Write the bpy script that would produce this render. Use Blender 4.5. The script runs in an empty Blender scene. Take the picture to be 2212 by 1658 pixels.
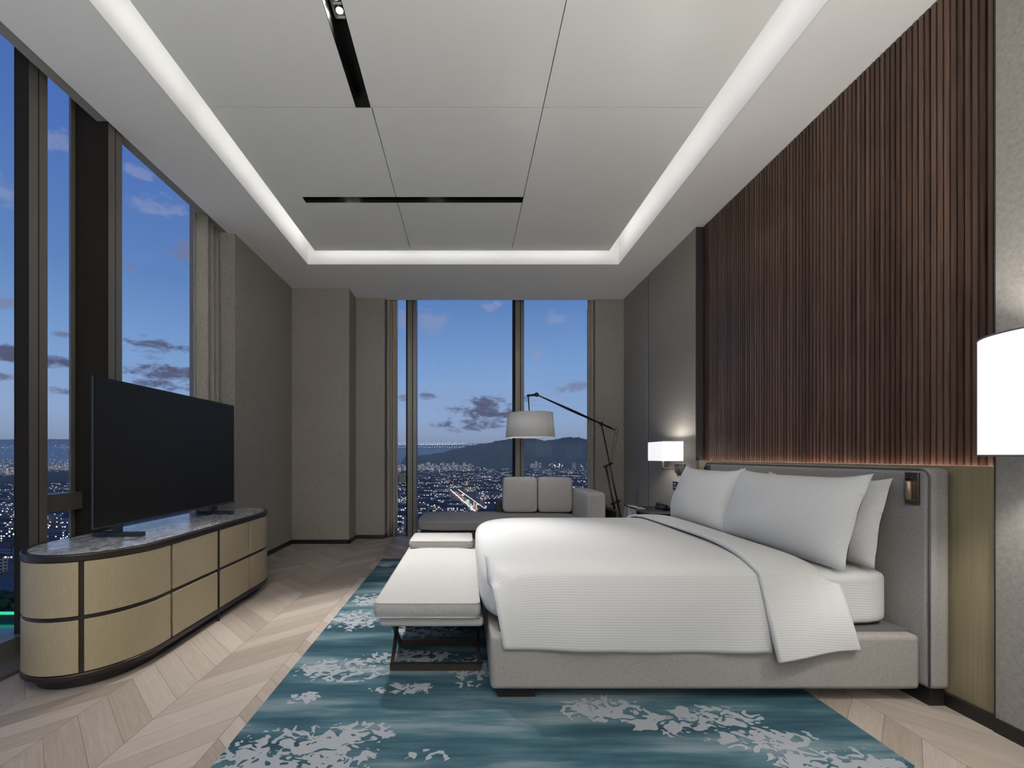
import bpy, bmesh, math, random
from mathutils import Vector, Matrix

# ------------------------------------------------------------------ camera
S = bpy.context.scene
C = S.collection
F_PX, W_PX, H_PX = 960.0, 2212.0, 1658.0
cam = bpy.data.cameras.new('camera')
cam.sensor_fit = 'HORIZONTAL'
cam.sensor_width = 36.0
cam.lens = 36.0 * F_PX / W_PX
cam.shift_x = (W_PX / 2 - 1008.0) / W_PX
cam.shift_y = (985.0 - H_PX / 2) / W_PX
cam.clip_start = 0.05
cam.clip_end = 30000.0
camo = bpy.data.objects.new('camera', cam)
camo.location = (0, 0, 1.17)
camo.rotation_euler = (math.pi / 2, 0, 0)
C.objects.link(camo)
S.camera = camo

# ------------------------------------------------------------------ exposure
S.view_settings.view_transform = 'Standard'
S.view_settings.look = 'None'
S.view_settings.gamma = 1.0
S.view_settings.exposure = 0.0
S.view_settings.use_curve_mapping = False
try:
    S.cycles.max_bounces = 8
    S.cycles.diffuse_bounces = 4
    S.cycles.glossy_bounces = 4
    S.cycles.transparent_max_bounces = 12
    S.cycles.volume_bounces = 2
    S.cycles.caustics_reflective = False
    S.cycles.caustics_refractive = False
    S.cycles.sample_clamp_indirect = 6.0
except Exception:
    pass


def lin(c):
    def f(v):
        v = v / 255.0
        return v / 12.92 if v <= 0.04045 else ((v + 0.055) / 1.055) ** 2.4
    return (f(c[0]), f(c[1]), f(c[2]), 1.0)


# ------------------------------------------------------------------ node helpers
class NT:
    def __init__(self, nt):
        self.nt = nt
        nt.nodes.clear()

    def n(self, typ, ins=None, **props):
        nd = self.nt.nodes.new(typ)
        for k, v in props.items():
            setattr(nd, k, v)
        for k, v in (ins or {}).items():
            self.set(nd.inputs[k], v)
        return nd

    def set(self, sock, v):
        if isinstance(v, bpy.types.NodeSocket):
            self.nt.links.new(v, sock)
        elif isinstance(v, bpy.types.Node):
            self.nt.links.new(v.outputs[0], sock)
        else:
            sock.default_value = v

    def m(self, op, a, b=0.0, c=0.0, clamp=False):
        nd = self.nt.nodes.new('ShaderNodeMath')
        nd.operation = op
        nd.use_clamp = clamp
        self.set(nd.inputs[0], a)
        self.set(nd.inputs[1], b)
        self.set(nd.inputs[2], c)
        return nd.outputs[0]

    def mix(self, f, a, b, blend='MIX'):
        nd = self.nt.nodes.new('ShaderNodeMix')
        nd.data_type = 'RGBA'
        nd.blend_type = blend
        self.set(nd.inputs[0], f)
        self.set(nd.inputs[6], a)
        self.set(nd.inputs[7], b)
        return nd.outputs[2]

    def ramp(self, f, stops, interp='LINEAR'):
        nd = self.nt.nodes.new('ShaderNodeValToRGB')
        cr = nd.color_ramp
        cr.interpolation = interp
        while len(cr.elements) < len(stops):
            cr.elements.new(0.5)
        for e, (p, c) in zip(cr.elements, stops):
            e.position = p
            e.color = c if len(c) == 4 else (c[0], c[1], c[2], 1)
        self.set(nd.inputs[0], f)
        return nd.outputs[0]

    def smooth(self, v, lo, hi):
        nd = self.nt.nodes.new('ShaderNodeMapRange')
        nd.interpolation_type = 'SMOOTHSTEP'
        self.set(nd.inputs[0], v)
        nd.inputs[1].default_value = lo
        nd.inputs[2].default_value = hi
        nd.inputs[3].default_value = 0
        nd.inputs[4].default_value = 1
        return nd.outputs[0]

    def noise(self, vec, scale, detail=2.0, rough=0.5, dist=0.0, dim='3D', w=None):
        nd = self.nt.nodes.new('ShaderNodeTexNoise')
        nd.noise_dimensions = dim
        self.set(nd.inputs['Vector'], vec)
        nd.inputs['Scale'].default_value = scale
        nd.inputs['Detail'].default_value = detail
        nd.inputs['Roughness'].default_value = rough
        nd.inputs['Distortion'].default_value = dist
        if w is not None:
            self.set(nd.inputs['W'], w)
        return nd.outputs[0]

    def mapping(self, vec, scale=(1, 1, 1), loc=(0, 0, 0), rot=(0, 0, 0)):
        nd = self.nt.nodes.new('ShaderNodeMapping')
        self.set(nd.inputs[0], vec)
        nd.inputs[1].default_value = loc
        nd.inputs[2].default_value = rot
        nd.inputs[3].default_value = scale
        return nd.outputs[0]


# ------------------------------------------------------------------ world: dusk sky with clouds
wd = bpy.data.worlds.new('dusk_sky')
S.world = wd
wd.use_nodes = True
w = NT(wd.node_tree)
tc = w.n('ShaderNodeTexCoord')
sep = w.n('ShaderNodeSeparateXYZ', {0: tc.outputs['Generated']})
dx, dy, dz = sep.outputs
az = w.m('ARCTAN2', dx, dy)
el = w.m('ARCSINE', dz)
base = w.ramp(dz, [(0.0, lin((138, 147, 168))), (0.03, lin((150, 163, 186))), (0.08, lin((146, 170, 206))),
                   (0.19, lin((122, 158, 208))), (0.32, lin((95, 132, 190))), (0.5, lin((78, 112, 182))),
                   (1.0, lin((54, 82, 150)))])
nA = w.noise(w.mapping(tc.outputs['Generated'], (1, 1, 2.4)), 19.0, 8.0, 0.66, 0.35)
nB = w.noise(w.mapping(tc.outputs['Generated'], (1, 1, 1.6), (3.1, 7.7, 1.3)), 5.0, 3.0, 0.55)
azw = w.m('ADD', az, w.m('MULTIPLY', w.m('SUBTRACT', nB, 0.5), 0.05))
elw = w.m('ADD', el, w.m('MULTIPLY', w.m('SUBTRACT', nB, 0.5), 0.03))
CLOUDS = [  # direction (tan azimuth, tan elevation over forward), half widths in degrees, darkness
    (0.055, 0.104, 5.0, 1.5, 1.0), (0.005, 0.072, 3.9, 0.75, 0.95), (-0.095, 0.134, 1.2, 0.45, 0.8),
    (0.245, 0.156, 2.6, 0.75, 0.55), (-0.085, 0.305, 2.0, 1.5, 0.2), (0.065, 0.34, 1.2, 0.7, 0.12),
    (0.20, 0.31, 1.6, 0.8, 0.12), (0.165, 0.23, 0.9, 0.8, 0.15), (-0.02, 0.06, 1.6, 0.4, 0.8),
    (-0.145, 0.13, 1.0, 0.7, 0.7), (-0.14, 0.31, 1.2, 1.4, 0.25),
    (-0.69, 0.25, 3.0, 1.1, 0.95), (-0.66, 0.18, 4.6, 1.25, 1.0), (-0.625, 0.46, 1.3, 1.2, 0.6),
    (-0.745, 0.425, 1.0, 0.4, 0.5), (-0.70, 0.565, 3.0, 1.0, 0.12), (-0.60, 0.45, 2.6, 1.2, 0.12),
    (-0.91, 0.208, 1.8, 0.65, 1.0), (-0.925, 0.145, 1.2, 0.5, 0.85), (-1.05, 0.235, 1.9, 0.8, 1.0),
    (-1.04, 0.345, 1.6, 0.6, 0.5), (-0.915, 0.71, 1.2, 0.9, 0.15), (-0.905, 0.275, 0.8, 0.25, 0.7),
    (-1.04, 0.18, 1.2, 0.3, 0.8), (-1.03, 0.6, 1.5, 1.6, 0.1), (-0.74, 0.64, 1.2, 0.5, 0.12)]
dens = 0.0
dark = 0.0
for (ta, te, wdg, hdg, dk) in CLOUDS:
    a0 = math.atan(ta)
    e0 = math.atan2(te, math.sqrt(1 + ta * ta))
    p = w.m('MULTIPLY', w.m('SUBTRACT', azw, a0), 57.3 / wdg)
    q = w.m('MULTIPLY', w.m('SUBTRACT', elw, e0), 57.3 / hdg)
    d2 = w.m('ADD', w.m('MULTIPLY', p, p), w.m('MULTIPLY', q, q))
    g = w.m('POWER', 2.718, w.m('MULTIPLY', d2, -0.7))
    dens = w.m('MAXIMUM', dens, g)
    dark = w.m('MAXIMUM', dark, w.m('MULTIPLY', g, dk))
field = w.m('ADD', dens, w.m('MULTIPLY', w.m('SUBTRACT', nA, 0.53), 3.4))
alpha = w.m('MULTIPLY', w.smooth(field, 0.30, 0.95), w.smooth(dens, 0.03, 0.45))
dkn = w.m('DIVIDE', dark, w.m('MAXIMUM', dens, 0.02), clamp=True)
ccol = w.mix(dkn, lin((150, 160, 196)), lin((82, 84, 112)))
alpha = w.m('MULTIPLY', alpha, w.m('ADD', 0.45, w.m('MULTIPLY', dkn, 0.5)))
sky = w.mix(alpha, base, ccol)
bg = w.n('ShaderNodeBackground', {0: sky, 1: 1.0})
w.n('ShaderNodeOutputWorld', {0: bg})

# ------------------------------------------------------------------ material helpers
def principled(t, color, rough=0.6, metal=0.0, normal=None, spec=0.5, **extra):
    b = t.n('ShaderNodeBsdfPrincipled')
    t.set(b.inputs['Base Color'], color)
    t.set(b.inputs['Roughness'], rough)
    t.set(b.inputs['Metallic'], metal)
    b.inputs['Specular IOR Level'].default_value = spec
    if normal is not None:
        t.set(b.inputs['Normal'], normal)
    for k, v in extra.items():
        t.set(b.inputs[k.replace('_', ' ')], v)
    t.n('ShaderNodeOutputMaterial', {0: b})
    return b


def newmat(name):
    m = bpy.data.materials.new(name)
    m.use_nodes = True
    return m, NT(m.node_tree)


def bump(t, h, strength=0.3, dist=0.002):
    nd = t.n('ShaderNodeBump', {'Height': h})
    nd.inputs['Strength'].default_value = strength
    nd.inputs['Distance'].default_value = dist
    return nd.outputs[0]


def plain(name, col, rough=0.6, metal=0.0, var=0.04, scale=20.0, spec=0.5):
    m, t = newmat(name)
    c = t.n('ShaderNodeTexCoord').outputs['Object']
    nz = t.noise(c, scale, 3.0)
    c4 = (col[0], col[1], col[2], 1)
    lo = tuple(v * (1 - var) for v in col[:3]) + (1,)
    hi = tuple(min(1, v * (1 + var)) for v in col[:3]) + (1,)
    principled(t, t.mix(nz, lo, hi), rough, metal, spec=spec)
    return m


def linen(name, col, var=0.28, scale=1.0, rough=0.9, bmp=0.25):
    m, t = newmat(name)
    c = t.n('ShaderNodeTexCoord').outputs['Object']
    a = t.noise(t.mapping(c, (420 * scale, 60 * scale, 60 * scale)), 1.0, 2.0)
    b = t.noise(t.mapping(c, (60 * scale, 420 * scale, 60 * scale)), 1.0, 2.0)
    d = t.noise(t.mapping(c, (60 * scale, 60 * scale, 420 * scale)), 1.0, 2.0)
    k = t.m('MULTIPLY', t.m('ADD', t.m('ADD', a, b), d), 0.3333)
    big = t.noise(c, 3.0, 2.0)
    k2 = t.m('ADD', k, t.m('MULTIPLY', t.m('SUBTRACT', big, 0.5), 0.04))
    lo = tuple(v * (1 - var * 1.6) for v in col[:3]) + (1,)
    hi = tuple(min(1, v * (1 + var * 1.6)) for v in col[:3]) + (1,)
    f = t.smooth(k2, 0.3, 0.7)
    principled(t, t.mix(f, lo, hi), rough, normal=bump(t, k, bmp, 0.002), spec=0.2)
    return m


def emis(name, col, strength, sample=True):
    m, t = newmat(name)
    e = t.n('ShaderNodeEmission', {0: (col[0], col[1], col[2], 1), 1: strength})
    t.n('ShaderNodeOutputMaterial', {0: e})
    if not sample:
        m.cycles.emission_sampling = 'NONE'
    return m


M = {}
M['ceiling'] = plain('painted_ceiling', (0.80, 0.80, 0.775), 0.7, 0, 0.02, 6, 0.3)
M['ceiling_panel'] = plain('satin_ceiling_panel', (0.80, 0.805, 0.77), 0.30, 0, 0.02, 5, 0.4)
M['cove_white'] = plain('cove_white', (0.86, 0.86, 0.85), 0.7, 0, 0.01)
M['seam'] = plain('seam_black', (0.02, 0.02, 0.02), 0.6)
M['slot_black'] = plain('slot_black_metal', (0.012, 0.012, 0.011), 0.22, 0.0, 0.05)
M['fabric_wall'] = linen('wall_fabric', (0.265, 0.246, 0.222), 0.12, 0.8)
M['plaster'] = plain('room_plaster', (0.62, 0.60, 0.57), 0.85)
M['baseboard'] = plain('baseboard_black', (0.012, 0.011, 0.010), 0.35)
M['mullion'] = plain('bronze_aluminium', (0.15, 0.142, 0.127), 0.4, 0.25, 0.06, 4)
M['mullion_dark'] = plain('dark_bronze', (0.018, 0.015, 0.011), 0.6, 0.0, 0.1, 4, 0.1)
M['curtain'] = linen('curtain_cloth', (0.30, 0.278, 0.248), 0.12, 0.7)
M['headboard'] = linen('headboard_linen', (0.275, 0.257, 0.244), 0.13, 1.7)
M['piping_dark'] = plain('piping_grey', (0.10, 0.095, 0.09), 0.8)
M['mattress'] = None
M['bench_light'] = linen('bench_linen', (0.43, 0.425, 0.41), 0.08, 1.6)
M['bench_shaded_side'] = linen('bench_shaded_linen', (0.31, 0.30, 0.295), 0.11, 1.5)  # shade on the cushion sides put into a darker linen colour
M['sofa'] = linen('sofa_linen', (0.36, 0.345, 0.335), 0.12, 1.5)
M['sofa_seat'] = linen('daybed_linen', (0.235, 0.222, 0.215), 0.12, 0.8)
M['shell'] = plain('dark_leather', (0.022, 0.019, 0.018), 0.5)
M['bench_metal'] = plain('bronze_bench_metal', (0.05, 0.038, 0.028), 0.35, 0.8)
M['bronze'] = plain('antique_brass', (0.30, 0.23, 0.165), 0.3, 0.9, 0.1, 30)
M['bronze_dark'] = plain('dark_antique_brass', (0.15, 0.12, 0.095), 0.32, 0.9, 0.1, 30)
M['lamp_metal'] = plain('gunmetal', (0.035, 0.033, 0.032), 0.28, 0.85, 0.1, 20)
M['rim_dark'] = plain('shade_rim_grey', (0.12, 0.12, 0.12), 0.5)
M['espresso'] = plain('espresso_wood', (0.016, 0.010, 0.008), 0.35, 0, 0.3, 14)
M['tv_screen'] = plain('tv_glass', (0.0135, 0.0125, 0.0115), 0.35, 0, 0.02, 20, 0.18)
M['tv_body'] = plain('tv_body_black', (0.012, 0.012, 0.013), 0.35)
M['white_metal'] = plain('white_lacquer', (0.6, 0.6, 0.58), 0.4)
M['black_plastic'] = plain('black_plastic', (0.012, 0.012, 0.012), 0.3)
M['pale_mark'] = plain('pale_print', (0.5, 0.5, 0.5), 0.5)
M['led'] = emis('cove_led', (1.0, 0.985, 0.96), 9.5)
M['led_warm'] = emis('ledge_led', (1.0, 0.74, 0.62), 22.0)
M['lens'] = emis('spot_lens', (1.0, 0.98, 0.95), 9.0)
M['header'] = plain('header_grey', (0.24, 0.232, 0.215), 0.7)
M['sill'] = plain('window_sill', (0.09, 0.085, 0.078), 0.5)


def shade_mat(name, strength, col=(1, 0.99, 0.985)):
    m, t = newmat(name)
    c = t.n('ShaderNodeTexCoord').outputs['Object']
    nz = t.noise(t.mapping(c, (60, 60, 8)), 1.0, 2.0)
    st = t.m('MULTIPLY', strength, t.m('ADD', 0.94, t.m('MULTIPLY', nz, 0.12)))
    b = t.n('ShaderNodeBsdfPrincipled')
    b.inputs['Base Color'].default_value = (0.8, 0.8, 0.79, 1)
    b.inputs['Roughness'].default_value = 0.8
    b.inputs['Emission Color'].default_value = (col[0], col[1], col[2], 1)
    t.set(b.inputs['Emission Strength'], st)
    t.n('ShaderNodeOutputMaterial', {0: b})
    return m


M['shade_lit'] = shade_mat('lit_lampshade', 0.85)
M['shade_far_lit'] = shade_mat('lit_wall_shade', 0.78)


def _shade_floor():
    m, t = newmat('linen_lampshade')
    c = t.n('ShaderNodeTexCoord').outputs['Object']
    nz = t.noise(t.mapping(c, (200, 200, 200)), 1.0, 2.0)
    col = t.mix(nz, (0.75, 0.74, 0.735, 1), (0.83, 0.82, 0.815, 1))
    d = t.n('ShaderNodeBsdfDiffuse', {0: col})
    tr = t.n('ShaderNodeBsdfTranslucent', {0: col})
    mx = t.n('ShaderNodeMixShader', {0: 0.4, 1: d.outputs[0], 2: tr.outputs[0]})
    t.n('ShaderNodeOutputMaterial', {0: mx})
    return m


M['shade_linen'] = _shade_floor()


def _glass():
    m, t = newmat('window_glass')
    tr = t.n('ShaderNodeBsdfTransparent', {0: (0.985, 0.99, 0.99, 1)})
    gl = t.n('ShaderNodeBsdfGlossy', {0: (1, 1, 1, 1), 'Roughness': 0.0})
    mx = t.n('ShaderNodeMixShader', {0: 0.006, 1: tr.outputs[0], 2: gl.outputs[0]})
    t.n('ShaderNodeOutputMaterial', {0: mx})
    return m


M['glass'] = _glass()


def _bedding(name, stripes_uv=True, pitch=0.0125):
    m, t = newmat(name)
    tcn = t.n('ShaderNodeTexCoord')
    v = t.n('ShaderNodeSeparateXYZ', {0: tcn.outputs['UV']}).outputs[1]
    ph = t.m('MULTIPLY', v, 6.2832 / pitch)
    s = t.m('SINE', ph)
    s01 = t.m('ADD', 0.5, t.m('MULTIPLY', s, 0.5))
    f = t.smooth(s01, 0.3, 0.7)
    nz = t.noise(tcn.outputs['Object'], 4.0, 3.0)
    col = t.mix(f, (0.565, 0.565, 0.553, 1), (0.625, 0.625, 0.613, 1))
    wr = t.m('ADD', t.m('MULTIPLY', s01, 0.4), t.m('MULTIPLY', nz, 2.0))
    principled(t, col, t.m('SUBTRACT', 0.62, t.m('MULTIPLY', f, 0.18)), normal=bump(t, wr, 0.26, 0.003), spec=0.3)
    return m


M['bedding'] = _bedding('striped_sateen')
M['mattress'] = M['bedding']


def _floor():
    m, t = newmat('chevron_oak')
    c = t.n('ShaderNodeTexCoord').outputs['Object']
    s = t.n('ShaderNodeSeparateXYZ', {0: c})
    X, Y = s.outputs[0], s.outputs[1]
    xs = t.m('DIVIDE', t.m('ADD', X, 1.395), 0.73)
    fr = t.m('FRACT', t.m('ADD', xs, 100.5))
    tt = t.m('MULTIPLY', t.m('ABSOLUTE', t.m('SUBTRACT', fr, 0.5)), 0.73)   # 0..0.365
    colid = t.m('FLOOR', t.m('MULTIPLY', xs, 2.0))
    d = t.m('SUBTRACT', t.m('ADD', Y, 50.0), tt)
    pd = t.m('DIVIDE', d, 0.165)
    pid = t.m('FLOOR', pd)
    pf = t.m('FRACT', pd)
    idv = t.n('ShaderNodeCombineXYZ', {0: pid, 1: colid, 2: 0.0})
    wn = t.n('ShaderNodeTexWhiteNoise', {0: idv.outputs[0]}, noise_dimensions='3D')
    r = wn.outputs[0]
    along = t.m('ADD', t.m('MULTIPLY', tt, 1.4), t.m('MULTIPLY', r, 37.0))
    gv = t.n('ShaderNodeCombineXYZ', {0: t.m('MULTIPLY', along, 3.0), 1: t.m('MULTIPLY', pd, 7.0), 2: t.m('MULTIPLY', colid, 3.7)})
    g1 = t.noise(gv.outputs[0], 1.3, 5.0, 0.6, 1.2)
    gv2 = t.n('ShaderNodeCombineXYZ', {0: t.m('MULTIPLY', along, 9.0), 1: t.m('MULTIPLY', pd, 40.0), 2: r})
    g2 = t.noise(gv2.outputs[0], 1.0, 3.0, 0.6)
    grain = t.m('ADD', t.m('MULTIPLY', g1, 0.65), t.m('MULTIPLY', g2, 0.35))
    tone = t.ramp(t.m('ADD', t.m('MULTIPLY', grain, 0.7), t.m('MULTIPLY', r, 0.35)),
                  [(0.2, (0.19, 0.152, 0.122)), (0.45, (0.28, 0.233, 0.196)), (0.62, (0.345, 0.296, 0.257)), (0.85, (0.40, 0.356, 0.32))])
    seam = t.m('MINIMUM', t.m('MINIMUM', pf, t.m('SUBTRACT', 1.0, pf)),
               t.m('MULTIPLY', t.m('MINIMUM', tt, t.m('SUBTRACT', 0.365, tt)), 6.06))
    sm = t.smooth(seam, 0.004, 0.014)
    col = t.mix(sm, (0.14, 0.105, 0.08, 1), tone)
    principled(t, col, t.m('ADD', 0.42, t.m('MULTIPLY', g2, 0.15)), normal=bump(t, t.m('ADD', g2, sm), 0.12, 0.001), spec=0.35)
    return m


M['floor'] = _floor()


def _rug():
    m, t = newmat('rug_pile')
    c = t.n('ShaderNodeTexCoord').outputs['Object']
    s = t.n('ShaderNodeSeparateXYZ', {0: c})
    X, Y = s.outputs[0], s.outputs[1]
    b1 = t.noise(t.mapping(c, (0.9, 6.5, 1)), 1.0, 4.0, 0.55)
    b2 = t.noise(t.mapping(c, (4.0, 42, 1), (5, 2, 0)), 1.0, 3.0, 0.6)
    b3 = t.noise(t.mapping(c, (2.2, 2.2, 1), (9, 1, 0)), 1.0, 3.0)
    k = t.m('ADD', t.m('ADD', t.m('MULTIPLY', t.m('SUBTRACT', b1, 0.5), 1.25), t.m('ADD', 0.36, t.m('MULTIPLY', b2, 0.22))), t.m('MULTIPLY', b3, 0.30))
    base = t.ramp(k, [(0.40, (0.032, 0.064, 0.086)), (0.54, (0.045, 0.098, 0.124)), (0.64, (0.076, 0.140, 0.168)),
                      (0.75, (0.158, 0.208, 0.230)), (0.9, (0.24, 0.278, 0.30))])
    pile = t.noise(c, 420.0, 2.0)
    base = t.mix(0.35, base, t.mix(pile, (0.02, 0.04, 0.05, 1), (0.30, 0.42, 0.46, 1)), 'OVERLAY')
    # floral clusters of pale pile
    cl = [(-0.66, 1.70, 0.34, 0.22), (-0.45, 1.86, 0.16, 0.09), (-0.66, 2.42, 0.30, 0.15), (-0.32, 2.55, 0.30, 0.14),
          (-0.80, 3.15, 0.22, 0.22), (-0.80, 3.62, 0.14, 0.18), (-0.86, 4.75, 0.10, 0.12), (-0.78, 2.13, 0.10, 0.06),
          (0.62, 2.04, 0.22, 0.13), (0.86, 1.92, 0.2, 0.09), (1.10, 1.98, 0.22, 0.10), (1.22, 1.82, 0.26, 0.09),
          (1.40, 1.68, 0.30, 0.11), (-0.25, 2.95, 0.25, 0.12), (0.02, 2.4, 0.12, 0.2), (-0.15, 1.72, 0.10, 0.04),
          (-0.30, 2.22, 0.2, 0.06)]
    wv = t.noise(c, 5.0, 3.0)
    mk = 0.0
    for (cx, cy, rx, ry) in cl:
        p = t.m('DIVIDE', t.m('SUBTRACT', X, cx), rx)
        q = t.m('DIVIDE', t.m('SUBTRACT', Y, cy), ry)
        mk = t.m('MAXIMUM', mk, t.m('SUBTRACT', 1.0, t.m('ADD', t.m('MULTIPLY', p, p), t.m('MULTIPLY', q, q))))
    petals = t.noise(t.mapping(c, (1, 1.2, 1)), 13.0, 1.3, 0.5, 1.9)
    ff = t.m('ADD', petals, t.m('ADD', t.m('MULTIPLY', t.m('MINIMUM', mk, 0.75), 0.24), t.m('MULTIPLY', t.m('SUBTRACT', wv, 0.5), 0.3)))
    fm = t.m('MULTIPLY', t.smooth(ff, 0.62, 0.636), t.smooth(mk, 0.0, 0.06))
    col = t.mix(fm, base, t.mix(pile, (0.20, 0.217, 0.238, 1), (0.33, 0.352, 0.378, 1)))
    principled(t, col, 0.95, normal=bump(t, t.m('ADD', t.m('MULTIPLY', pile, 0.4), t.m('MULTIPLY', fm, 1.2)), 0.5, 0.004), spec=0.1)
    return m


M['rug'] = _rug()


def _walnut():
    m, t = newmat('walnut_slats')
    c = t.n('ShaderNodeTexCoord').outputs['Object']
    s = t.n('ShaderNodeSeparateXYZ', {0: c})
    sid = t.m('FLOOR', t.m('DIVIDE', s.outputs[1], 0.0302))
    wn = t.n('ShaderNodeTexWhiteNoise', {1: sid}, noise_dimensions='1D').outputs[0]
    cv = t.n('ShaderNodeCombineXYZ', {0: s.outputs[0], 1: t.m('MULTIPLY', s.outputs[1], 90.0), 2: t.m('ADD', t.m('MULTIPLY', s.outputs[2], 2.2), t.m('MULTIPLY', wn, 90))})
    g = t.noise(cv.outputs[0], 1.0, 4.0)
    k = t.m('ADD', t.m('MULTIPLY', g, 0.7), t.m('MULTIPLY', wn, 0.3))
    col = t.ramp(k, [(0.25, (0.040, 0.021, 0.015)), (0.5, (0.086, 0.049, 0.035)), (0.8, (0.155, 0.094, 0.068))])
    principled(t, col, 0.4, spec=0.4)
    return m


M['walnut'] = _walnut()


def _brushed():
    m, t = newmat('brushed_bronze_panel')
    c = t.n('ShaderNodeTexCoord').outputs['Object']
    g = t.noise(t.mapping(c, (3, 260, 2.0)), 1.0, 3.0)
    g2 = t.noise(t.mapping(c, (1, 20, 0.5)), 1.0, 2.0)
    k = t.m('ADD', t.m('MULTIPLY', g, 0.5), t.m('MULTIPLY', g2, 0.5))
    col = t.ramp(k, [(0.3, (0.27, 0.225, 0.125)), (0.7, (0.42, 0.355, 0.225))])
    principled(t, col, 0.42, 0.45, spec=0.4)
    return m


M['bronze_panel'] = _brushed()


def _shagreen():
    m, t = newmat('gold_lacquer_panel')
    c = t.n('ShaderNodeTexCoord').outputs['Object']
    g = t.noise(t.mapping(c, (300, 300, 20)), 1.0, 2.0)
    g2 = t.noise(t.mapping(c, (2, 2, 1)), 1.0, 2.0)
    k = t.m('ADD', t.m('MULTIPLY', g, 0.6), t.m('MULTIPLY', g2, 0.4))
    col = t.ramp(k, [(0.3, (0.30, 0.25, 0.16)), (0.7, (0.385, 0.325, 0.22))])
    principled(t, col, 0.45, 0.15, spec=0.4)
    return m


M['gold'] = _shagreen()


def _marble():
    m, t = newmat('grey_veined_marble')
    c = t.n('ShaderNodeTexCoord').outputs['Object']
    v = t.noise(t.mapping(c, (7, 2.2, 1), (0, 0, 0), (0, 0, 0.7)), 1.6, 7.0, 0.65, 1.8)
    ln = t.m('ABSOLUTE', t.m('SUBTRACT', v, 0.5))
    v2 = t.noise(t.mapping(c, (4, 3, 1), (7, 3, 0), (0, 0, 0.9)), 2.0, 5.0, 0.6, 0.8)
    col = t.mix(t.smooth(ln, 0.0, 0.09), (0.22, 0.22, 0.225, 1), t.mix(t.smooth(v2, 0.3, 0.65), (0.42, 0.42, 0.43, 1), (0.68, 0.68, 0.685, 1)))
    principled(t, col, 0.12, spec=0.5)
    return m


M['marble'] = _marble()

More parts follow.
